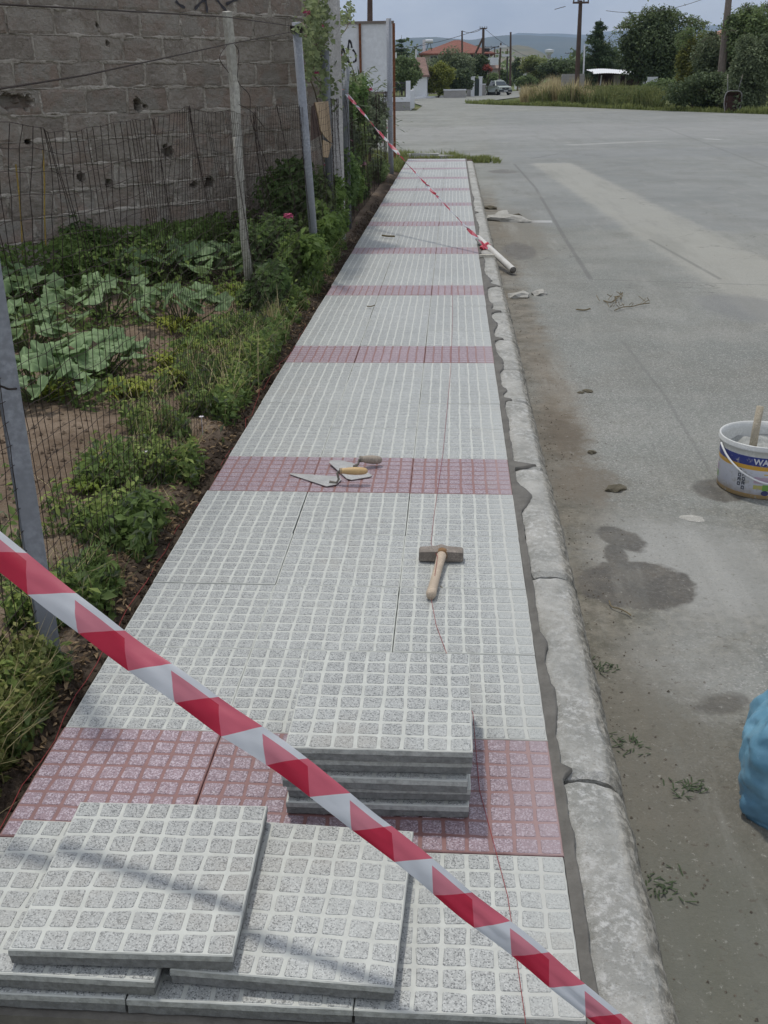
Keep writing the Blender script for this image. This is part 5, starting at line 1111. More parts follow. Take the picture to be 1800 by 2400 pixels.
def house(label, px0, px1, Y, z_e, z_r, depth, wall_m, roof_m, wins=(), hip=True, over=.4, rz=0, cat='house', z0=-.13, ridge=.35):
    x0 = ay(px0, 150, Y).x; x1 = ay(px1, 150, Y).x; t = thing('house', label, cat, (x0, Y, z0), (0, 0, rz)); w_ = x1-x0; ze = z_e-z0; zr = z_r-z0
    bx_(t, 'wall', 0, w_, 0, depth, 0, ze, wall_m)
    a = over; rx0, rx1 = w_*ridge if hip else -a, w_*(1-ridge) if hip else w_+a
    V = [(-a, -a, ze), (w_+a, -a, ze), (w_+a, depth+a, ze), (-a, depth+a, ze), (rx0, depth/2, zr), (rx1, depth/2, zr)]; V2 = [(v[0], v[1], v[2]-.18) for v in V[:4]]
    B = MB(); B.add(V+V2, [(0, 1, 5, 4), (1, 2, 5), (2, 3, 4, 5), (3, 0, 4), (0, 6, 7, 1), (1, 7, 8, 2), (2, 8, 9, 3), (3, 9, 6, 0), (9, 8, 7, 6)]); B.obj('roof', roof_m, t)
    for (u, v, ww, hh) in wins:
        f = bx_(t, 'window', u*w_, u*w_+ww, -.06, .05, v, v+hh, WHT); bx_(f, 'pane', u*w_+.08, u*w_+ww-.08, -.09, -.061, v+.08, v+hh-.08, DARK)
    return t
def zat(px, py, Y): return ay(px, py, Y).z
h1 = house('small white house with a brown tiled roof at the left road bend', 966, 1000, 119, zat(983, 176, 119), zat(983, 139, 119)+.3, 9, WHT, ROOFD, [(.55, 1.0, .0001, .0001)][:0], over=.25, ridge=.2)
bx_(h1, 'wall_top', 0, .2, 9.3, 9.5, 4.2, 5.2, WHT)
bx_(h1, 'chimney', -2.2, -1.9, 4, 4.3, 3.6, 4.75, WHT)
h2 = house('big two storey house with a red hipped roof behind the round tree', 992, 1148, 165, zat(1070, 125, 165), zat(1070, 90, 165), 13, simple('cream render', (.50, .44, .37), .9, .1), ROOF, [(.80, 4.2, 1.4, 1.5), (.90, 4.2, 1.0, 2.1), (.66, 4.2, 1.4, 1.3), (.10, 4.0, 1.2, 1.3)], over=.7, ridge=.46)
bx_(h2, 'balcony', 8.4, 11.2, -1.4, -.07, 3.9, 4.9, WHT); bx_(h2, 'chimney', -.2, .25, 3, 3.5, 5.0, 7.6, WHT)
tk = thing('solar_heater', 'solar water heater with a white tank on the red roof', 'water heater', ay(1006, 114, 164)); B = MB(); B.tube([(-.55, 0, 1.0), (.55, 0, 1.0)], .26, 12); B.obj('tank', WHT, tk); B = MB(); B.add([(-3.0, -.3, -.4), (-.5, -.3, .9), (-.5, .9, .9), (-3.0, .9, -.4)], [(0, 1, 2, 3)]); B.tube([(0, 0, 1.2), (-.4, 0, -.3)], .05); B.tube([(0, 0, 1.2), (.4, 0, -.3)], .05); B.obj('frame', IRN, tk)
house('small house with a steep pinkish gable roof behind the pickup truck', 1150, 1171, 170, zat(1160, 160, 170), zat(1160, 142, 170), 6, simple('pale wall', (.5, .46, .42), .9, .1), simple('pinkish roof', (.36, .27, .23), .9, .2), over=.3, ridge=.45)
house('low red roofed house far down the street beyond the poles', 1212, 1236, 240, zat(1220, 168, 240), zat(1220, 152, 240), 8, WHT, ROOF, over=.4, ridge=.3)
house('distant house with a red roof showing above the big green shrubs at right', 1695, 1768, 88, zat(1730, 78, 88), zat(1730, 57, 88), 6, simple('salmon wall', (.46, .33, .27), .9, .1), simple('faded red roof', (.38, .20, .15), .9, .2), over=.4, ridge=.4)
house('brown roofed house glimpsed between conifer and big tree', 1448, 1500, 120, zat(1470, 158, 120), zat(1470, 140, 120), 6, simple('tan wall', (.40, .31, .25), .9, .1), simple('brown roof', (.30, .17, .13), .9, .2), over=.3, ridge=.5)
# low walls and gate piers along the far street
def lowwall(label, pa, pb, Y, h, mat=CONC, cap=True, group=None):
    a_ = ay(pa, 215, Y).x; b_ = ay(pb, 215, Y).x; t = thing('low_wall', label, 'wall', (a_, Y, -.13), group=group); bx_(t, 'body', 0, b_-a_, 0, .25, 0, h, mat)
    if cap: bx_(t, 'coping', -.04, b_-a_+.04, -.04, .29, h, h+.14, WHT)
lowwall('grey low wall with white coping below the yellow green tree', 1040, 1092, 121, .75); lowwall('short low wall left of the dark gate', 1093, 1108, 131, 1.15); lowwall('short grey wall right of the dark gate', 1128, 1138, 139, 1.25); lowwall('long grey street wall left of the pickup truck', 1139, 1168, 143, .85)
for px, Y, h, lb in ((1108, 131, 2.1, 'white gate pier on the left of the dark gate'), (1126, 134, 2.1, 'white gate pier on the right of the dark gate'), (1170, 146, 1.8, 'white pier just left of the pickup truck')):
    x = ay(px, 200, Y).x; t = thing('gate_pier', lb, 'pier', (x, Y, -.13)); bx_(t, 'shaft', -.22, .22, -.22, .22, 0, h, WHT); bx_(t, 'cap', -.27, .27, -.27, .27, h, h+.12, WHT)
xg0, xg1 = ay(1111, 200, 132.5).x, ay(1123, 200, 132.5).x
t = thing('gate', 'dark green metal gate between two white piers', 'gate', (xg0, 132.5, -.13)); bx_(t, 'leaf_panel', 0, (xg1-xg0), 0, .06, .05, 1.9, simple('dark gate paint', (.03, .045, .04), .5)); bx_(t, 'rail', 0, (xg1-xg0), -.03, -.001, 1.0, 1.1, IRN)
# canopy, block hut, little things on the verge
Yc = 80; xa, xb = ay(1384, 165, Yc).x, ay(1516, 165, Yc).x; zc = zat(1450, 172, Yc)
t = thing('canopy', 'flat white corrugated canopy on thin posts among the weeds', 'canopy', (xa, Yc, 0))
B = MB(); n = 40; V = []; 
for i in range(n+1):
    u = i/n; x = (xb-xa)*.82*u; z = zc+.035*(i % 2)+.06*math.sin(u*5)
    V += [(x, -.7, z-.05+.18*(u < .03)), (x, 2.6, z+.28)]
B.add(V, [(2*i, 2*i+2, 2*i+3, 2*i+1) for i in range(n)]); o = B.obj('roof_sheet', WHT, t)
B = MB(); B.box((xb-xa)*.84, (xb-xa)*.90, -.5, 1.5, zc+.05, zc+.12); B.box((xb-xa)*.93, xb-xa, -.5, 1.5, zc+.10, zc+.17); B.obj('loose_sheet', WHT, t)
for px, w_, m_, topx in ((1404, .05, WHT, 1410), (1440, .05, CONC, 1440), (1508, .11, WHT, 1508)):
    p0 = ay(px, 205, Yc).x-xa; p1 = ay(topx, 175, Yc).x-xa; B = MB(); B.tube([(p0, 0, -.13), (p1, 0, zc-.1)], w_, 6); B.obj('post', m_, t)
bx_(t, 'pillar', ay(1443, 190, Yc).x-xa, ay(1454, 190, Yc).x-xa, .1, .5, -.13, zc-.07, CONC); bx_(t, 'back_panel', .9, 2.9, 2.3, 2.4, -.1, zc+.1, simple('dark maroon boards', (.06, .035, .035), .9)); bx_(t, 'back_panel', 3.0, 5.2, 2.3, 2.4, -.1, zc+.1, simple('dark brown boards', (.07, .05, .04), .9))
Yb = 79; xa = ay(1316, 190, Yb).x; xb = ay(1370, 190, Yb).x; t = thing('block_hut', 'roofless hut of pale grey blocks behind the wooden pole in tall grass', 'hut', (xa, Yb, -.13)); CB = simple('pale concrete block', (.40, .395, .38), .95, .15, 3, 0, .3)
hh = zat(1340, 173, Yb)+.13; nb = 5; bw = (xb-xa)/nb
for r in range(11):
    for k in range(nb):
        if k in (2,) and r < 8 and r > 2: continue
        z0_ = r*hh/11; bx_(t, 'block', k*bw+.012, (k+1)*bw-.012, .003*((r*3+k) % 3), .2, z0_+.01, z0_+hh/11-.008, CB)
bx_(t, 'mortar', .001, xb-xa-.001, .015, .19, 0, hh-.01, CONC)
# wheelbarrow tipped up against the shrubs
P = gp(1717, 258, -.12); Yw = 55.0; P = ay(1717, 240, Yw)
t = thing('wheelbarrow', 'rusty wheelbarrow stood upright on its nose against the dark shrubs', 'wheelbarrow', (P.x, Yw, -.12)); B = MB(); V = []
for k, (hw, y_, z_) in enumerate(((.33, 0, .10), (.40, -.02, .35), (.41, -.02, .75), (.30, -.02, .98))): V += [(-hw, y_, z_), (hw, y_, z_)]
back = [(-.22, .26, .22), (.22, .26, .22), (.24, .28, .80), (-.24, .28, .80)]; b0 = len(V); V += back
B.add(V, [(0, 1, b0+1, b0), (1, 3, b0+1), (3, 5, b0+2, b0+1), (5, 7, b0+2), (7, 6, b0+3, b0+2), (6, 4, b0+3), (4, 2, b0, b0+3), (2, 0, b0), (b0, b0+1, b0+2, b0+3)]); B.obj('tray', simple('rusty tray', (.10, .055, .045), .8, .4), t)
B = MB(); B.tube(densify([Vector(q) for q in ((-.34, -.02, .10), (-.42, -.03, .35), (-.42, -.03, .80), (-.30, -.03, 1.0), (0, -.03, 1.04), (.30, -.03, 1.0), (.42, -.03, .80), (.42, -.03, .35), (.34, -.02, .10))], 4), .022, 6); B.obj('rim', simple('grey tube steel', (.34, .33, .32), .5), t)
for sx_ in (-1, 1):
    B = MB(); B.tube([(sx_*.34, .05, .0), (sx_*.22, .30, .5), (sx_*.28, .18, 1.15), (sx_*.36, .12, 1.72)], .022, 6); B.obj('handle', simple('tube', (.34, .33, .32), .5), t); B = MB(); B.tube([(sx_*.35, .13, 1.62), (sx_*.365, .12, 1.80)], .032, 6); B.obj('grip', simple('pale grip', (.5, .47, .36), .7), t)
P = ay(1527, 185, 70); t = thing('chair', 'broken white plastic chair half sunk in the weeds right of the canopy', 'chair', (P.x, 70, .1)); bx_(t, 'seat', -.35, .15, -.3, .3, .75, .82, WHT); bx_(t, 'backrest', -.2, .45, .25, .32, 1.25, 1.55, WHT)
for a_ in (-.33, .10): B = MB(); B.tube([(a_, .2, .75), (a_+.1, .28, 1.3)], .04, 5); B.obj('arm', WHT, t); B = MB(); B.tube([(a_, -.2, -.2), (a_, -.2, .75)], .03, 5); B.obj('leg', WHT, t)
P = gp(1379, 248, -.12); B = MB(); B.box(-.18, .18, -.1, .1, 0, .12, jit=.04); o = B.obj('litter', WHT, loc=(P.x, P.y+.6, -.1)); tag(o, 'crumpled white litter at the edge of the verge grass', 'litter')
# ================================================================== POLES, WIRES, WATER TOWER
PW = simple('tarred wood pole', (.11, .075, .06), .9, .25, 3, 0, .2); PWL = simple('brown grey wood pole', (.20, .165, .14), .9, .2, 3, 0, .2); INS = simple('insulator', (.10, .09, .08), .4)
def upole(label, pxb, pyb, pxt, pyt, Y, r, arms=(), mat=PW, extra=None):
    b = ay(pxb, pyb, Y); tp_ = ay(pxt, pyt, Y); t = thing('utility_pole', label, 'pole', (b.x, Y, -.13), group='utility poles'); d = tp_-b; d = d*((tp_.z+.13)/(tp_.z-b.z)) if b.z > -.13 else d
    foot = tp_-d-Vector((b.x, 0, 0)); top = tp_-Vector((b.x, Y, -.13)); f0 = Vector((top.x-d.x, 0, 0))
    B = MB(); B.tube([f0-Vector((0, 0, .2)), f0.lerp(top, .5), top], [r*1.25, r*1.1, r*.85], 9); B.obj('post', mat, t)
    for (dz, w_) in arms:
        B = MB(); B.box(top.x-w_, top.x+w_, -r-.08, -r+.0, top.z-dz-.06, top.z-dz+.06); B.obj('crossarm', mat, t)
        for sx_ in (-1, -.4, .4, 1): B = MB(); B.tube([(top.x+sx_*w_*.9, -r-.04, top.z-dz+.06), (top.x+sx_*w_*.9, -r-.04, top.z-dz+.24)], .05, 6); B.obj('insulator', INS, t)
    return t, Vector((b.x, Y, -.13))+top
_, T1 = upole('tall dark wooden pole rising from the tall grass beside the block hut', 1352, 200, 1361, 1, 77, .15, [(.15, .55)])
T1 = T1
_, T2 = upole('thick leaning wooden pole standing behind the right-hand shrubs', 1698, 100, 1711, -30, 60, .19, mat=PWL)
_, T3 = upole('thick dark pole rising behind the white board', 867, 60, 867, -60, 42, .11)
_, T4 = upole('pole in front of the red roofed house, left of the braced one', 1083, 122, 1083, 72, 150, .13)
t5, T5 = upole('pole with a slanting brace and street lamp right of the red roof', 1132, 150, 1133, 65, 150, .19, [(.1, .5)])
_, T6 = upole('tall slim dark pole behind the pickup truck', 1196, 185, 1197, 75, 150, .14)
_, T7 = upole('short dark pole between the braced pole and the tall slim one', 1170, 170, 1174, 100, 160, .13)
_, T8 = upole('distant thin pole left of the tall slim one', 1188, 150, 1189, 114, 230, .13); _, T9 = upole('distant pole with a wide crossarm at the red roof\'s right end', 1159, 130, 1160, 109, 210, .12, [(.1, 2.0), (1.2, 1.2)]); _, T10 = upole('faint far pole with a crossarm over the trees', 1338, 140, 1338, 122, 300, .12, [(.3, 1.6)]); _, T11 = upole('thin pale pole just right of the tall dark pole', 1367, 185, 1370, 105, 82, .055, mat=WHT); upole('slender grey pole behind the canopy roof', 1464, 165, 1463, 100, 84, .05, mat=PWL)
bz_ = T5.z+.13; o = MB(); o.tube([(.0, 0, bz_*.86), (-1.9, .3, bz_*.40)], .14, 7); o.obj('brace', PW, t5, loc=(T5.x-t5.location.x, 0, 0)); lm = MB(); lm.tube([(.1, 0, bz_-3.0), (1.6, -.2, bz_-2.4), (2.3, -.2, bz_-2.3)], .05, 6); lamp_arm = lm.obj('lamp_arm', IRN, t5, loc=(T5.x-t5.location.x, 0, 0)); lm = MB(); lm.box(2.2, 3.2, -.35, .0, bz_-2.45, bz_-2.2); lm.obj('lamp_head', WHT, lamp_arm)
P = ay(1190, 130, 170); t = thing('street_lamp', 'street lamp with a white head between the two slim poles', 'street lamp', (P.x, 170, -.13)); B = MB(); B.tube([(0, 0, 0), (0, 0, P.z+.1)], .09, 7); B.obj('mast', IRN, t); bx_(t, 'head', -.9, .5, -.3, .3, P.z, P.z+.3, WHT)
def wire(a_, b_, sag, label, r=.03):
    P = [a_.lerp(b_, q/16)-Vector((0, 0, sag*4*(q/16)*(1-q/16))) for q in range(17)]; B = MB(); B.tube(P, r, 4); o = B.obj('power_line', IRN); tag(o, label, 'cable', 'overhead cables')
wire(T5, ay(700, 120, 120), 1.2, 'overhead cable running left from the braced pole above the red roof'); wire(T5, T10, 3.0, 'overhead cable sagging right from the braced pole across the hills'); wire(T4, T5, .4, 'short cable between the first pole and the braced pole'); wire(T1, T1+Vector((-20, -60, 3)), 1.0, 'thin cable leaving the tall dark pole toward the viewer', .012)
wire(ay(1300, 22, 75), ay(1325, 15, 70), .0, 'short piece of cable with two clamps floating left of the tall pole', .02)
wire(ay(1420, 25, 60), T2, .5, 'thin cable reaching the leaning pole at right', .012)
P = ay(1284, 190, 480); zt = zat(1284, 122, 480); t = thing('water_tower', 'distant white water tower bowl above the trees', 'water tower', (P.x, 480, -.2)); B = MB(); B.lathe([(.9, 0), (.8, zt-1)], 12); B.obj('stem', CONC, t); B = MB(); B.lathe([(.7, zt-1.0), (1.9, zt+.1), (1.95, zt+1.1), (0, zt+1.4)], 20); B.obj('tank', WHT, t)
# ================================================================== PICKUP TRUCK
Yt = 139; P = gp(1186, 223, -.13); t = thing('pickup_truck', 'pale silver green pickup truck coming round the bend with its headlights toward us', 'pickup truck', (ay(1184, 215, Yt).x, Yt, -.13), (0, 0, math.radians(20)))
BODY = simple('silver green car paint', (.42, .47, .44), .35, .05, 2, .3, 0, .5); GLS = simple('dark car glass', (.03, .045, .055), .12, .1, 2, 0, 0, .6); TYR = simple('tyre', (.025, .025, .027), .9); BMP = simple('dark bumper', (.05, .055, .06), .6); CHR = simple('chrome', (.6, .6, .6), .25, .05, 2, .8, 0)
def side_prof(name, pts, hw, mat, parent, hw2=None):
    n = len(pts); h2 = hw2 or [hw]*n; V = [(-h2[i], y, z) for i, (y, z) in enumerate(pts)]+[(h2[i], y, z) for i, (y, z) in enumerate(pts)]; B = MB(); B.add(V, [tuple(range(n)), tuple(range(2*n-1, n-1, -1))]+[(i, n+i, n+(i+1) % n, (i+1) % n) for i in range(n)]); return B.obj(name, mat, parent)
side_prof('body', [(-.05, .40), (-.10, .62), (-.02, .92), (.10, 1.02), (1.25, 1.13), (4.9, 1.12), (5.05, .95), (5.05, .45), (3.3, .38), (1.5, .38)], .87, BODY, t, [.78, .84, .82, .82, .88, .88, .86, .86, .88, .88])
side_prof('cab', [(1.25, 1.10), (1.95, 1.66), (2.3, 1.74), (3.3, 1.74), (3.62, 1.10)], .80, BODY, t, [.84, .68, .66, .66, .80])
B = MB(); B.add([(-.76, 1.27, 1.16), (.76, 1.27, 1.16), (.60, 1.90, 1.64), (-.60, 1.90, 1.64)], [(0, 1, 2, 3)]); V = B.V; B2 = MB(); B2.add([(x, y-.03, z+.02) for x, y, z in V]+[(x, y+.02, z-.02) for x, y, z in V], [(0, 1, 2, 3), (7, 6, 5, 4), (0, 4, 5, 1), (1, 5, 6, 2), (2, 6, 7, 3), (3, 7, 4, 0)]); B2.obj('windscreen', GLS, t)
for sx_ in (-1, 1):
    B = MB(); B.add([(sx_*.845, 1.5, 1.15), (sx_*.70, 2.02, 1.62), (sx_*.68, 3.2, 1.66), (sx_*.82, 3.4, 1.15)], [(0, 1, 2, 3)]); B.obj('side_window', GLS, t)
    bx_(t, 'headlight', sx_*.60-.15, sx_*.60+.15, -.115, -.02, .78, .95, CHR); m_ = bx_(t, 'mirror', sx_*.98-.10, sx_*.98+.10, 1.38, 1.5, 1.12, 1.34, BMP)
    for yy in (.85, 4.1): 
        B = MB(); B.tube([(sx_*.68, yy, .36), (sx_*.90, yy, .36)], .36, 18); w_ = B.obj('wheel', TYR, t); B = MB(); B.tube([(sx_*.90, yy, .36), (sx_*.915, yy, .36)], .21, 14); B.obj('rim', CHR, w_)
g_ = bx_(t, 'grille', -.42, .42, -.125, -.06, .70, .93, BMP); bx_(t, 'bumper', -.86, .86, -.22, -.03, .36, .66, BMP); bx_(t, 'plate', -.27, .27, -.235, -.222, .46, .57, WHT); bx_(g_, 'badge', -.06, .06, -.14, -.126, .78, .86, CHR); bx_(t, 'skirt_left', -.80, -.30, -.235, -.222, .30, .40, CHR); bx_(t, 'skirt_right', .32, .80, -.235, -.222, .30, .40, CHR)
# ================================================================== TREES
T_MID = m_leaf('tree leaf mid', (.085, .125, .052), (.18, .235, .095), trans=.25, scale=.9); T_DK = m_leaf('tree leaf dark', (.055, .082, .042), (.115, .15, .068), trans=.2, scale=.7); T_YG = m_leaf('tree leaf yellow green', (.12, .145, .03), (.23, .25, .055), trans=.3, scale=1.2); T_GR = m_leaf('tree leaf grey green', (.09, .12, .062), (.17, .205, .115), trans=.25, scale=.8); T_CON = m_leaf('conifer needles', (.045, .078, .042), (.095, .135, .07), trans=.1, scale=1.0)
def tree(label, px, pyt, pyb, wpx, Y, mat, n, size, seed, lumps=16, lump=.34, cat='tree', asp=.6, group='trees and big shrubs behind the crossing', shell=.5, sq=1.0, name='tree'):
    top = zat(px, pyt, Y); bot = max(-.1, zat(px, pyb, Y)); x = ay(px, pyt, Y).x; rx = wpx/2*((Y+1.67)*1.0)/CF*1.12; rz_ = (top-bot)/2*1.05
    t = thing(name, label, cat, (x, Y, -.13), group=group); Pn, v = blob_points(n, (0, 0, bot+.13+rz_), (rx, rx*.8, rz_), shell, lumps=int(lumps*(1.5 if cat == 'shrub' else 1)), lump=lump, seed=seed, low=(cat == 'shrub')); Pn[:, 2] = np.maximum(Pn[:, 2], .05)
    link('crown', leaf_cloud('crown', Pn, size, mat, asp=asp, outw=v*.8, up=.2), t)
    B = MB(); H = top+.13; tr = .03*H; B.tube([(0, 0, -.2), (.03*H, 0, H*.3), (0, .02*H, H*.7)], [tr, tr*.8, tr*.35], 8); rr = random.Random(seed)
    for k in range(8): a_ = k*.8+seed; zz = H*(.18+.05*k); B.tube([(0, 0, zz), (rx*.35*math.cos(a_), rx*.3*math.sin(a_), zz+H*.16), (rx*.7*math.cos(a_), rx*.6*math.sin(a_), zz+H*.28)], [tr*.5, tr*.3, tr*.1], 5)
    B.obj('trunk', BARK, t); return t
def conifer(label, px, pyt, pyb, wpx, Y, mat, n, size, seed, tiers=16):
    top = zat(px, pyt, Y)+.13; x = ay(px, pyt, Y).x; R = wpx/2*(Y+1.67)/CF; rd = np.random.default_rng(seed); t = thing('conifer', label, 'conifer', (x, Y, -.13)); Pn = []; B = MB(); B.tube([(0, 0, -.1), (0, 0, top)], [.16, .02], 8)
    for k in range(tiers):
        f = k/tiers; z = top*(.12+.86*f); L_ = R*(1-f)**.8*1.05+.12; nb_ = max(4, int(11*(1-f))+3)
        for b_ in range(nb_):
            a_ = rd.random()*6.28; ll = L_*rd.uniform(.6, 1.15); m_ = int(n/tiers/nb_*(.5+1.2*(1-f))); q = rd.random(m_)**.7; w_ = .10*ll+.06
            up_ = .28*ll*q**2-.10*ll*q
            Pn.append(np.stack([np.cos(a_)*ll*q+rd.normal(size=m_)*w_, np.sin(a_)*ll*q+rd.normal(size=m_)*w_, z+up_+rd.normal(size=m_)*.07*(1+ll*.4)], 1)); B.tube([(0, 0, z), (math.cos(a_)*ll*.5, math.sin(a_)*ll*.5, z-.02*ll), (math.cos(a_)*ll*.9, math.sin(a_)*ll*.9, z+.12*ll)], [.03, .02, .01], 4)
    link('crown', leaf_cloud('crown', np.concatenate(Pn), size, mat, asp=.3, up=.6), t); B.obj('trunk', BARK, t)
def fronds(t, px, pyt, wpx, Y, n, mat, seed, L_=1.3):
    """long arching twigs that break the outline of the crown"""
    rd = np.random.default_rng(seed); Pn = []; B = MB(); base = Vector((ay(px, 150, Y).x, Y, -.13))
    for k in range(n):
        qx = px+(rd.random()-.5)*wpx; qy = pyt+rd.random()*28+((qx-px)/(wpx/2))**2*45; p = ay(qx, qy, Y+rd.normal()*.6)-base; a_ = rd.random()*6.28; d = Vector((math.cos(a_)*.7+(.9 if qx > px else -.9), math.sin(a_)*.4, .8)).normalized(); pts = [p+d*L_*s_*(.6+.4*rd.random())-Vector((0, 0, .55*L_*s_*s_)) for s_ in (0, .3, .6, 1)]; B.tube(pts, .014, 4)
        for s_ in np.linspace(0, 1, 16):
            i = min(2, int(s_*3)); q = pts[i].lerp(pts[i+1], s_*3-i)
            for _ in range(3): Pn.append(q+Vector(rd.normal(size=3)*.08))
    link('twig_leaves', leaf_cloud('twig_leaves', np.array(Pn), .15, mat, asp=.4), t, kind='stuff'); o = B.obj('twigs', BARK, t); o['kind'] = 'stuff'
big = tree('big dark broadleaf tree with arching twigs right of the conifer', 1558, 28, 215, 172, 76, T_DK, 30000, .19, 3, lumps=24, lump=.36); fronds(big, 1558, 24, 190, 76, 70, T_MID, 9, 1.5)
tree('yellow tinged tall shrub at the right foot of the big dark tree', 1640, 72, 235, 82, 66, m_leaf('olive yellow leaf', (.10, .125, .035), (.20, .20, .06), scale=1.0), 13000, .15, 4, cat='shrub')
tree('grey green dense shrub right of the yellow tinged one', 1705, 78, 240, 130, 62, T_GR, 20000, .15, 5, cat='shrub')
tree('broad dark shrub low at the verge behind the wheelbarrow', 1690, 165, 250, 190, 59, T_DK, 14000, .15, 6, cat='shrub', lumps=20)
rt = tree('tall leafy tree cut by the right picture edge', 1795, -20, 175, 150, 60, T_MID, 17000, .16, 7); fronds(rt, 1790, 15, 110, 60, 40, T_GR, 19, 1.0)
tree('drooping grey green shrub at the right picture edge', 1775, 70, 252, 120, 56, T_GR, 15000, .14, 8, cat='shrub')
sh_ = [o_ for o_ in bpy.data.objects if o_.get('label', '').startswith('grey green dense shrub')][0]; fronds(sh_, 1705, 74, 120, 62, 45, T_GR, 23, .9); sh_ = [o_ for o_ in bpy.data.objects if o_.get('label', '').startswith('yellow tinged')][0]; fronds(sh_, 1640, 68, 80, 66, 30, T_MID, 24, .8)
tree('low green shrub between canopy and dark tree', 1560, 185, 235, 110, 70, T_MID, 9000, .13, 9, cat='shrub')
conifer('dark conifer with a ragged pointed top behind the canopy', 1408, 42, 195, 100, 92, T_CON, 17000, .20, 1)
tree('dark green tree filling the gap at the conifer\'s left', 1345, 135, 200, 60, 110, T_DK, 6000, .24, 11)
tree('dark tree at the conifer\'s right foot', 1450, 120, 195, 60, 96, T_DK, 6000, .2, 12)
tree('pale yellow green tree in the middle distance', 1262, 130, 195, 80, 170, m_leaf('pale distant leaf', (.13, .16, .06), (.20, .23, .09), scale=.5), 9000, .36, 13)
tree('dark distant trees right of the pale green one', 1310, 140, 195, 75, 150, T_DK, 8000, .32, 14)
tree('grey green rounded tree before the big red roofed house', 1058, 118, 215, 105, 136, T_GR, 15000, .27, 15, lumps=22)
tree('yellow green citrus tree in front of the grey green one', 1028, 148, 225, 74, 124, T_YG, 12000, .24, 16)
tree('dark green tree low beside the citrus tree', 1080, 160, 222, 66, 127, T_DK, 9000, .24, 17)
tree('dark tree at the right end of the red roof', 1120, 122, 200, 50, 142, T_DK, 7000, .27, 18)
tree('green shrub behind the street wall left of the pickup', 1147, 170, 212, 54, 146, T_MID, 6500, .24, 19, cat='shrub')
tree('green hedge bush over the street wall beside the gate', 1118, 178, 212, 40, 141, T_MID, 4500, .22, 31, cat='shrub')
tree('small tree at the far end of the street behind the truck', 1215, 135, 200, 34, 200, T_DK, 4500, .3, 20)
tree('bushy greenery left of the tall slim pole', 1180, 158, 200, 40, 185, T_MID, 4500, .3, 21, cat='shrub')
tree('green bush right of the street behind the dry grass', 1235, 176, 205, 44, 165, T_MID, 4500, .27, 22, cat='shrub')
conifer('dark spiky conifer beside the board\'s right edge', 941, 82, 160, 62, 150, T_CON, 7000, .3, 2, tiers=11)
tree('green garden tree beside the board, left of the small white house', 950, 130, 215, 62, 108, T_MID, 10000, .22, 23)
P_ = gp(1158, 180, 0); t = thing('bougainvillea', 'small red flowering bush above the street wall', 'shrub', (ay(1143, 180, 141).x, 141, -.13)); Pn, v = blob_points(500, (0, 0, 3.2), (.75, .5, .5), .4, lumps=5, lump=.5, seed=5); link('crown', leaf_cloud('crown', Pn, .22, m_leaf('red bract', (.25, .07, .05), (.34, .10, .08))), t); B = MB(); B.tube([(0, 0, 0), (.1, 0, 3)], .05, 5); B.obj('trunk', BARK, t)
def wood_f(n, pa, pb, Ya, Yb, h, size, mat, seed):
    rd = np.random.default_rng(seed); px = rd.uniform(pa, pb, n); Y = rd.uniform(Ya, Yb, n); out = []
    for a_, y_ in zip(px, Y): x = ay(a_, 190, y_).x; top = h*(1+.35*fn(x*.05, y_*.02, seed)+.15*fn(x*.2, y_*.1)); out.append((x, y_, rd.random()*top))
    link('distant_wood', leaf_cloud('distant_wood', out, size, mat, asp=.8), kind='stuff')
wood_f(12000, 1080, 1800, 330, 700, 9, 1.1, T_MID, 1); wood_f(9000, 880, 1120, 190, 400, 7, .8, T_DK, 2); wood_f(9000, 1330, 1800, 130, 260, 5, .6, T_DK, 3)
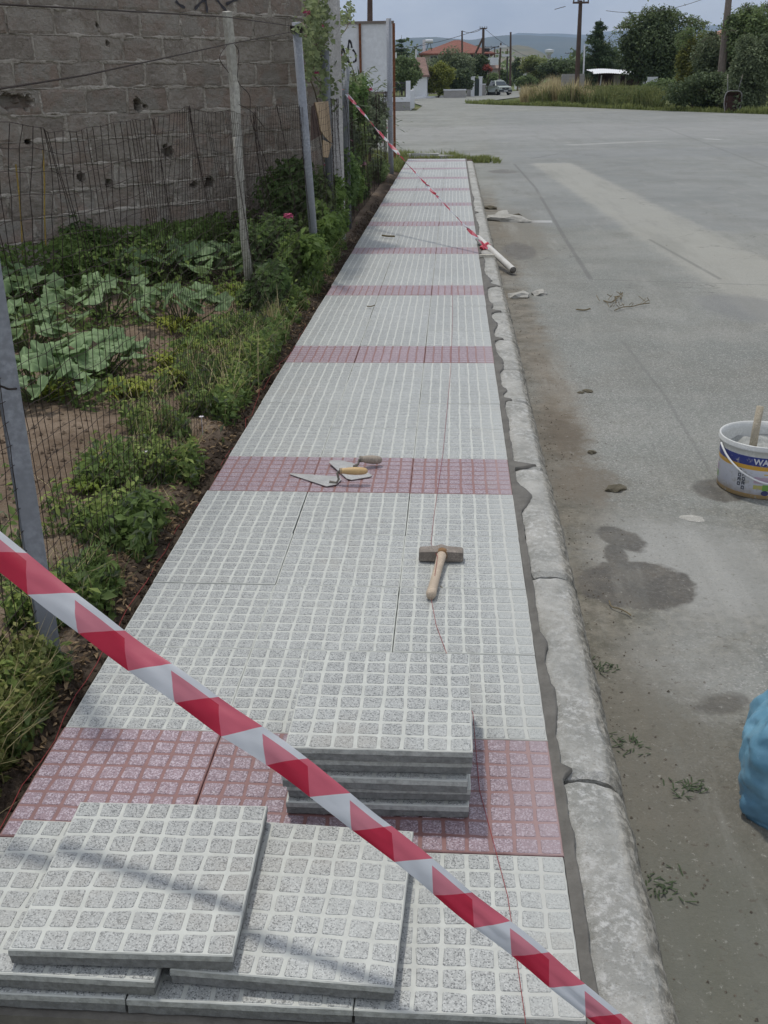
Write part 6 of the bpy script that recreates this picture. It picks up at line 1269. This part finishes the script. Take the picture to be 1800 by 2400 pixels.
# ================================================================== HILLS
def m_hill(name, a, b, sc):
    M = MT(name, .98, .05, 'World'); c = M.mix(M.ramp(M.noise(sc, 6, .65), .38, .62), a, b); M.color(c); return M.m
def ridge(name, Y, depth, prof, mat, seed, nx=260, ny=26, rough=.12):
    xs = np.linspace(prof[0][0], prof[-1][0], nx); V = []; px_ = [q[0] for q in prof]; py_ = [q[1] for q in prof]
    for j in range(ny+1):
        v = j/ny; y = Y-depth*(1-v)
        for i, px in enumerate(xs):
            d = _ray(px, 150); X = CP.x+d.x*(Y-CP.y)/d.y; H = max(0, zat(px, float(np.interp(px, px_, py_)), Y)); k = v**1.1; z = H*k*(1+rough*(1-v)*3*fbm(X/(depth*.22), y/(depth*.22), seed, 1, 5))+H*.05*fbm(X/300, y/300, seed+3, 1, 4)*(.4+v)
            V.append((X, y, z-2 if j else -5))
    F = [(j*nx+i, j*nx+i+1, (j+1)*nx+i+1, (j+1)*nx+i) for j in range(ny) for i in range(nx-1)]
    me = mesh(name, V, F, mat, smooth=True); return link(name, me, kind='structure')
ridge('hills', 2600, 700, [(-2600, 175), (-600, 160), (700, 165), (1040, 168), (1090, 140), (1140, 118), (1180, 110), (1225, 105), (1270, 124), (1300, 140), (1380, 160), (2400, 165), (4400, 175)], m_hill('ochre hills', (.09, .095, .045), (.19, .155, .09), .006), 2)
ridge('hills', 5600, 2200, [(-2600, 110), (-900, 90), (300, 100), (880, 98), (930, 88), (985, 81), (1020, 80), (1060, 86), (1110, 88), (1200, 86), (1290, 85), (1400, 92), (1600, 96), (2400, 90), (4400, 110)], m_hill('wooded hills', (.03, .05, .045), (.07, .08, .06), .0022), 5)
ridge('hills', 8600, 2400, [(-2600, 90), (-900, 80), (600, 95), (1050, 95), (1180, 86), (1230, 76), (1290, 73), (1360, 78), (1450, 70), (1560, 62), (1660, 56), (1760, 66), (2400, 80), (4400, 90)], m_hill('far hills', (.03, .05, .05), (.06, .075, .07), .0015), 9)
# ================================================================== AIR
mb = MB(); mb.box(-8900, 8900, -290, 8950, -6.5, 620); hz = mb.obj('haze', None, kind='stuff'); hm = bpy.data.materials.new('haze'); hm.use_nodes = True; ht = hm.node_tree; ht.nodes.clear(); pv = ht.nodes.new('ShaderNodeVolumePrincipled'); pv.inputs['Color'].default_value = (.60, .77, 1, 1); pv.inputs['Density'].default_value = .00013; pv.inputs['Anisotropy'].default_value = .2; ho = ht.nodes.new('ShaderNodeOutputMaterial'); ht.links.new(pv.outputs[0], ho.inputs['Volume']); hz.data.materials.clear(); hz.data.materials.append(hm)
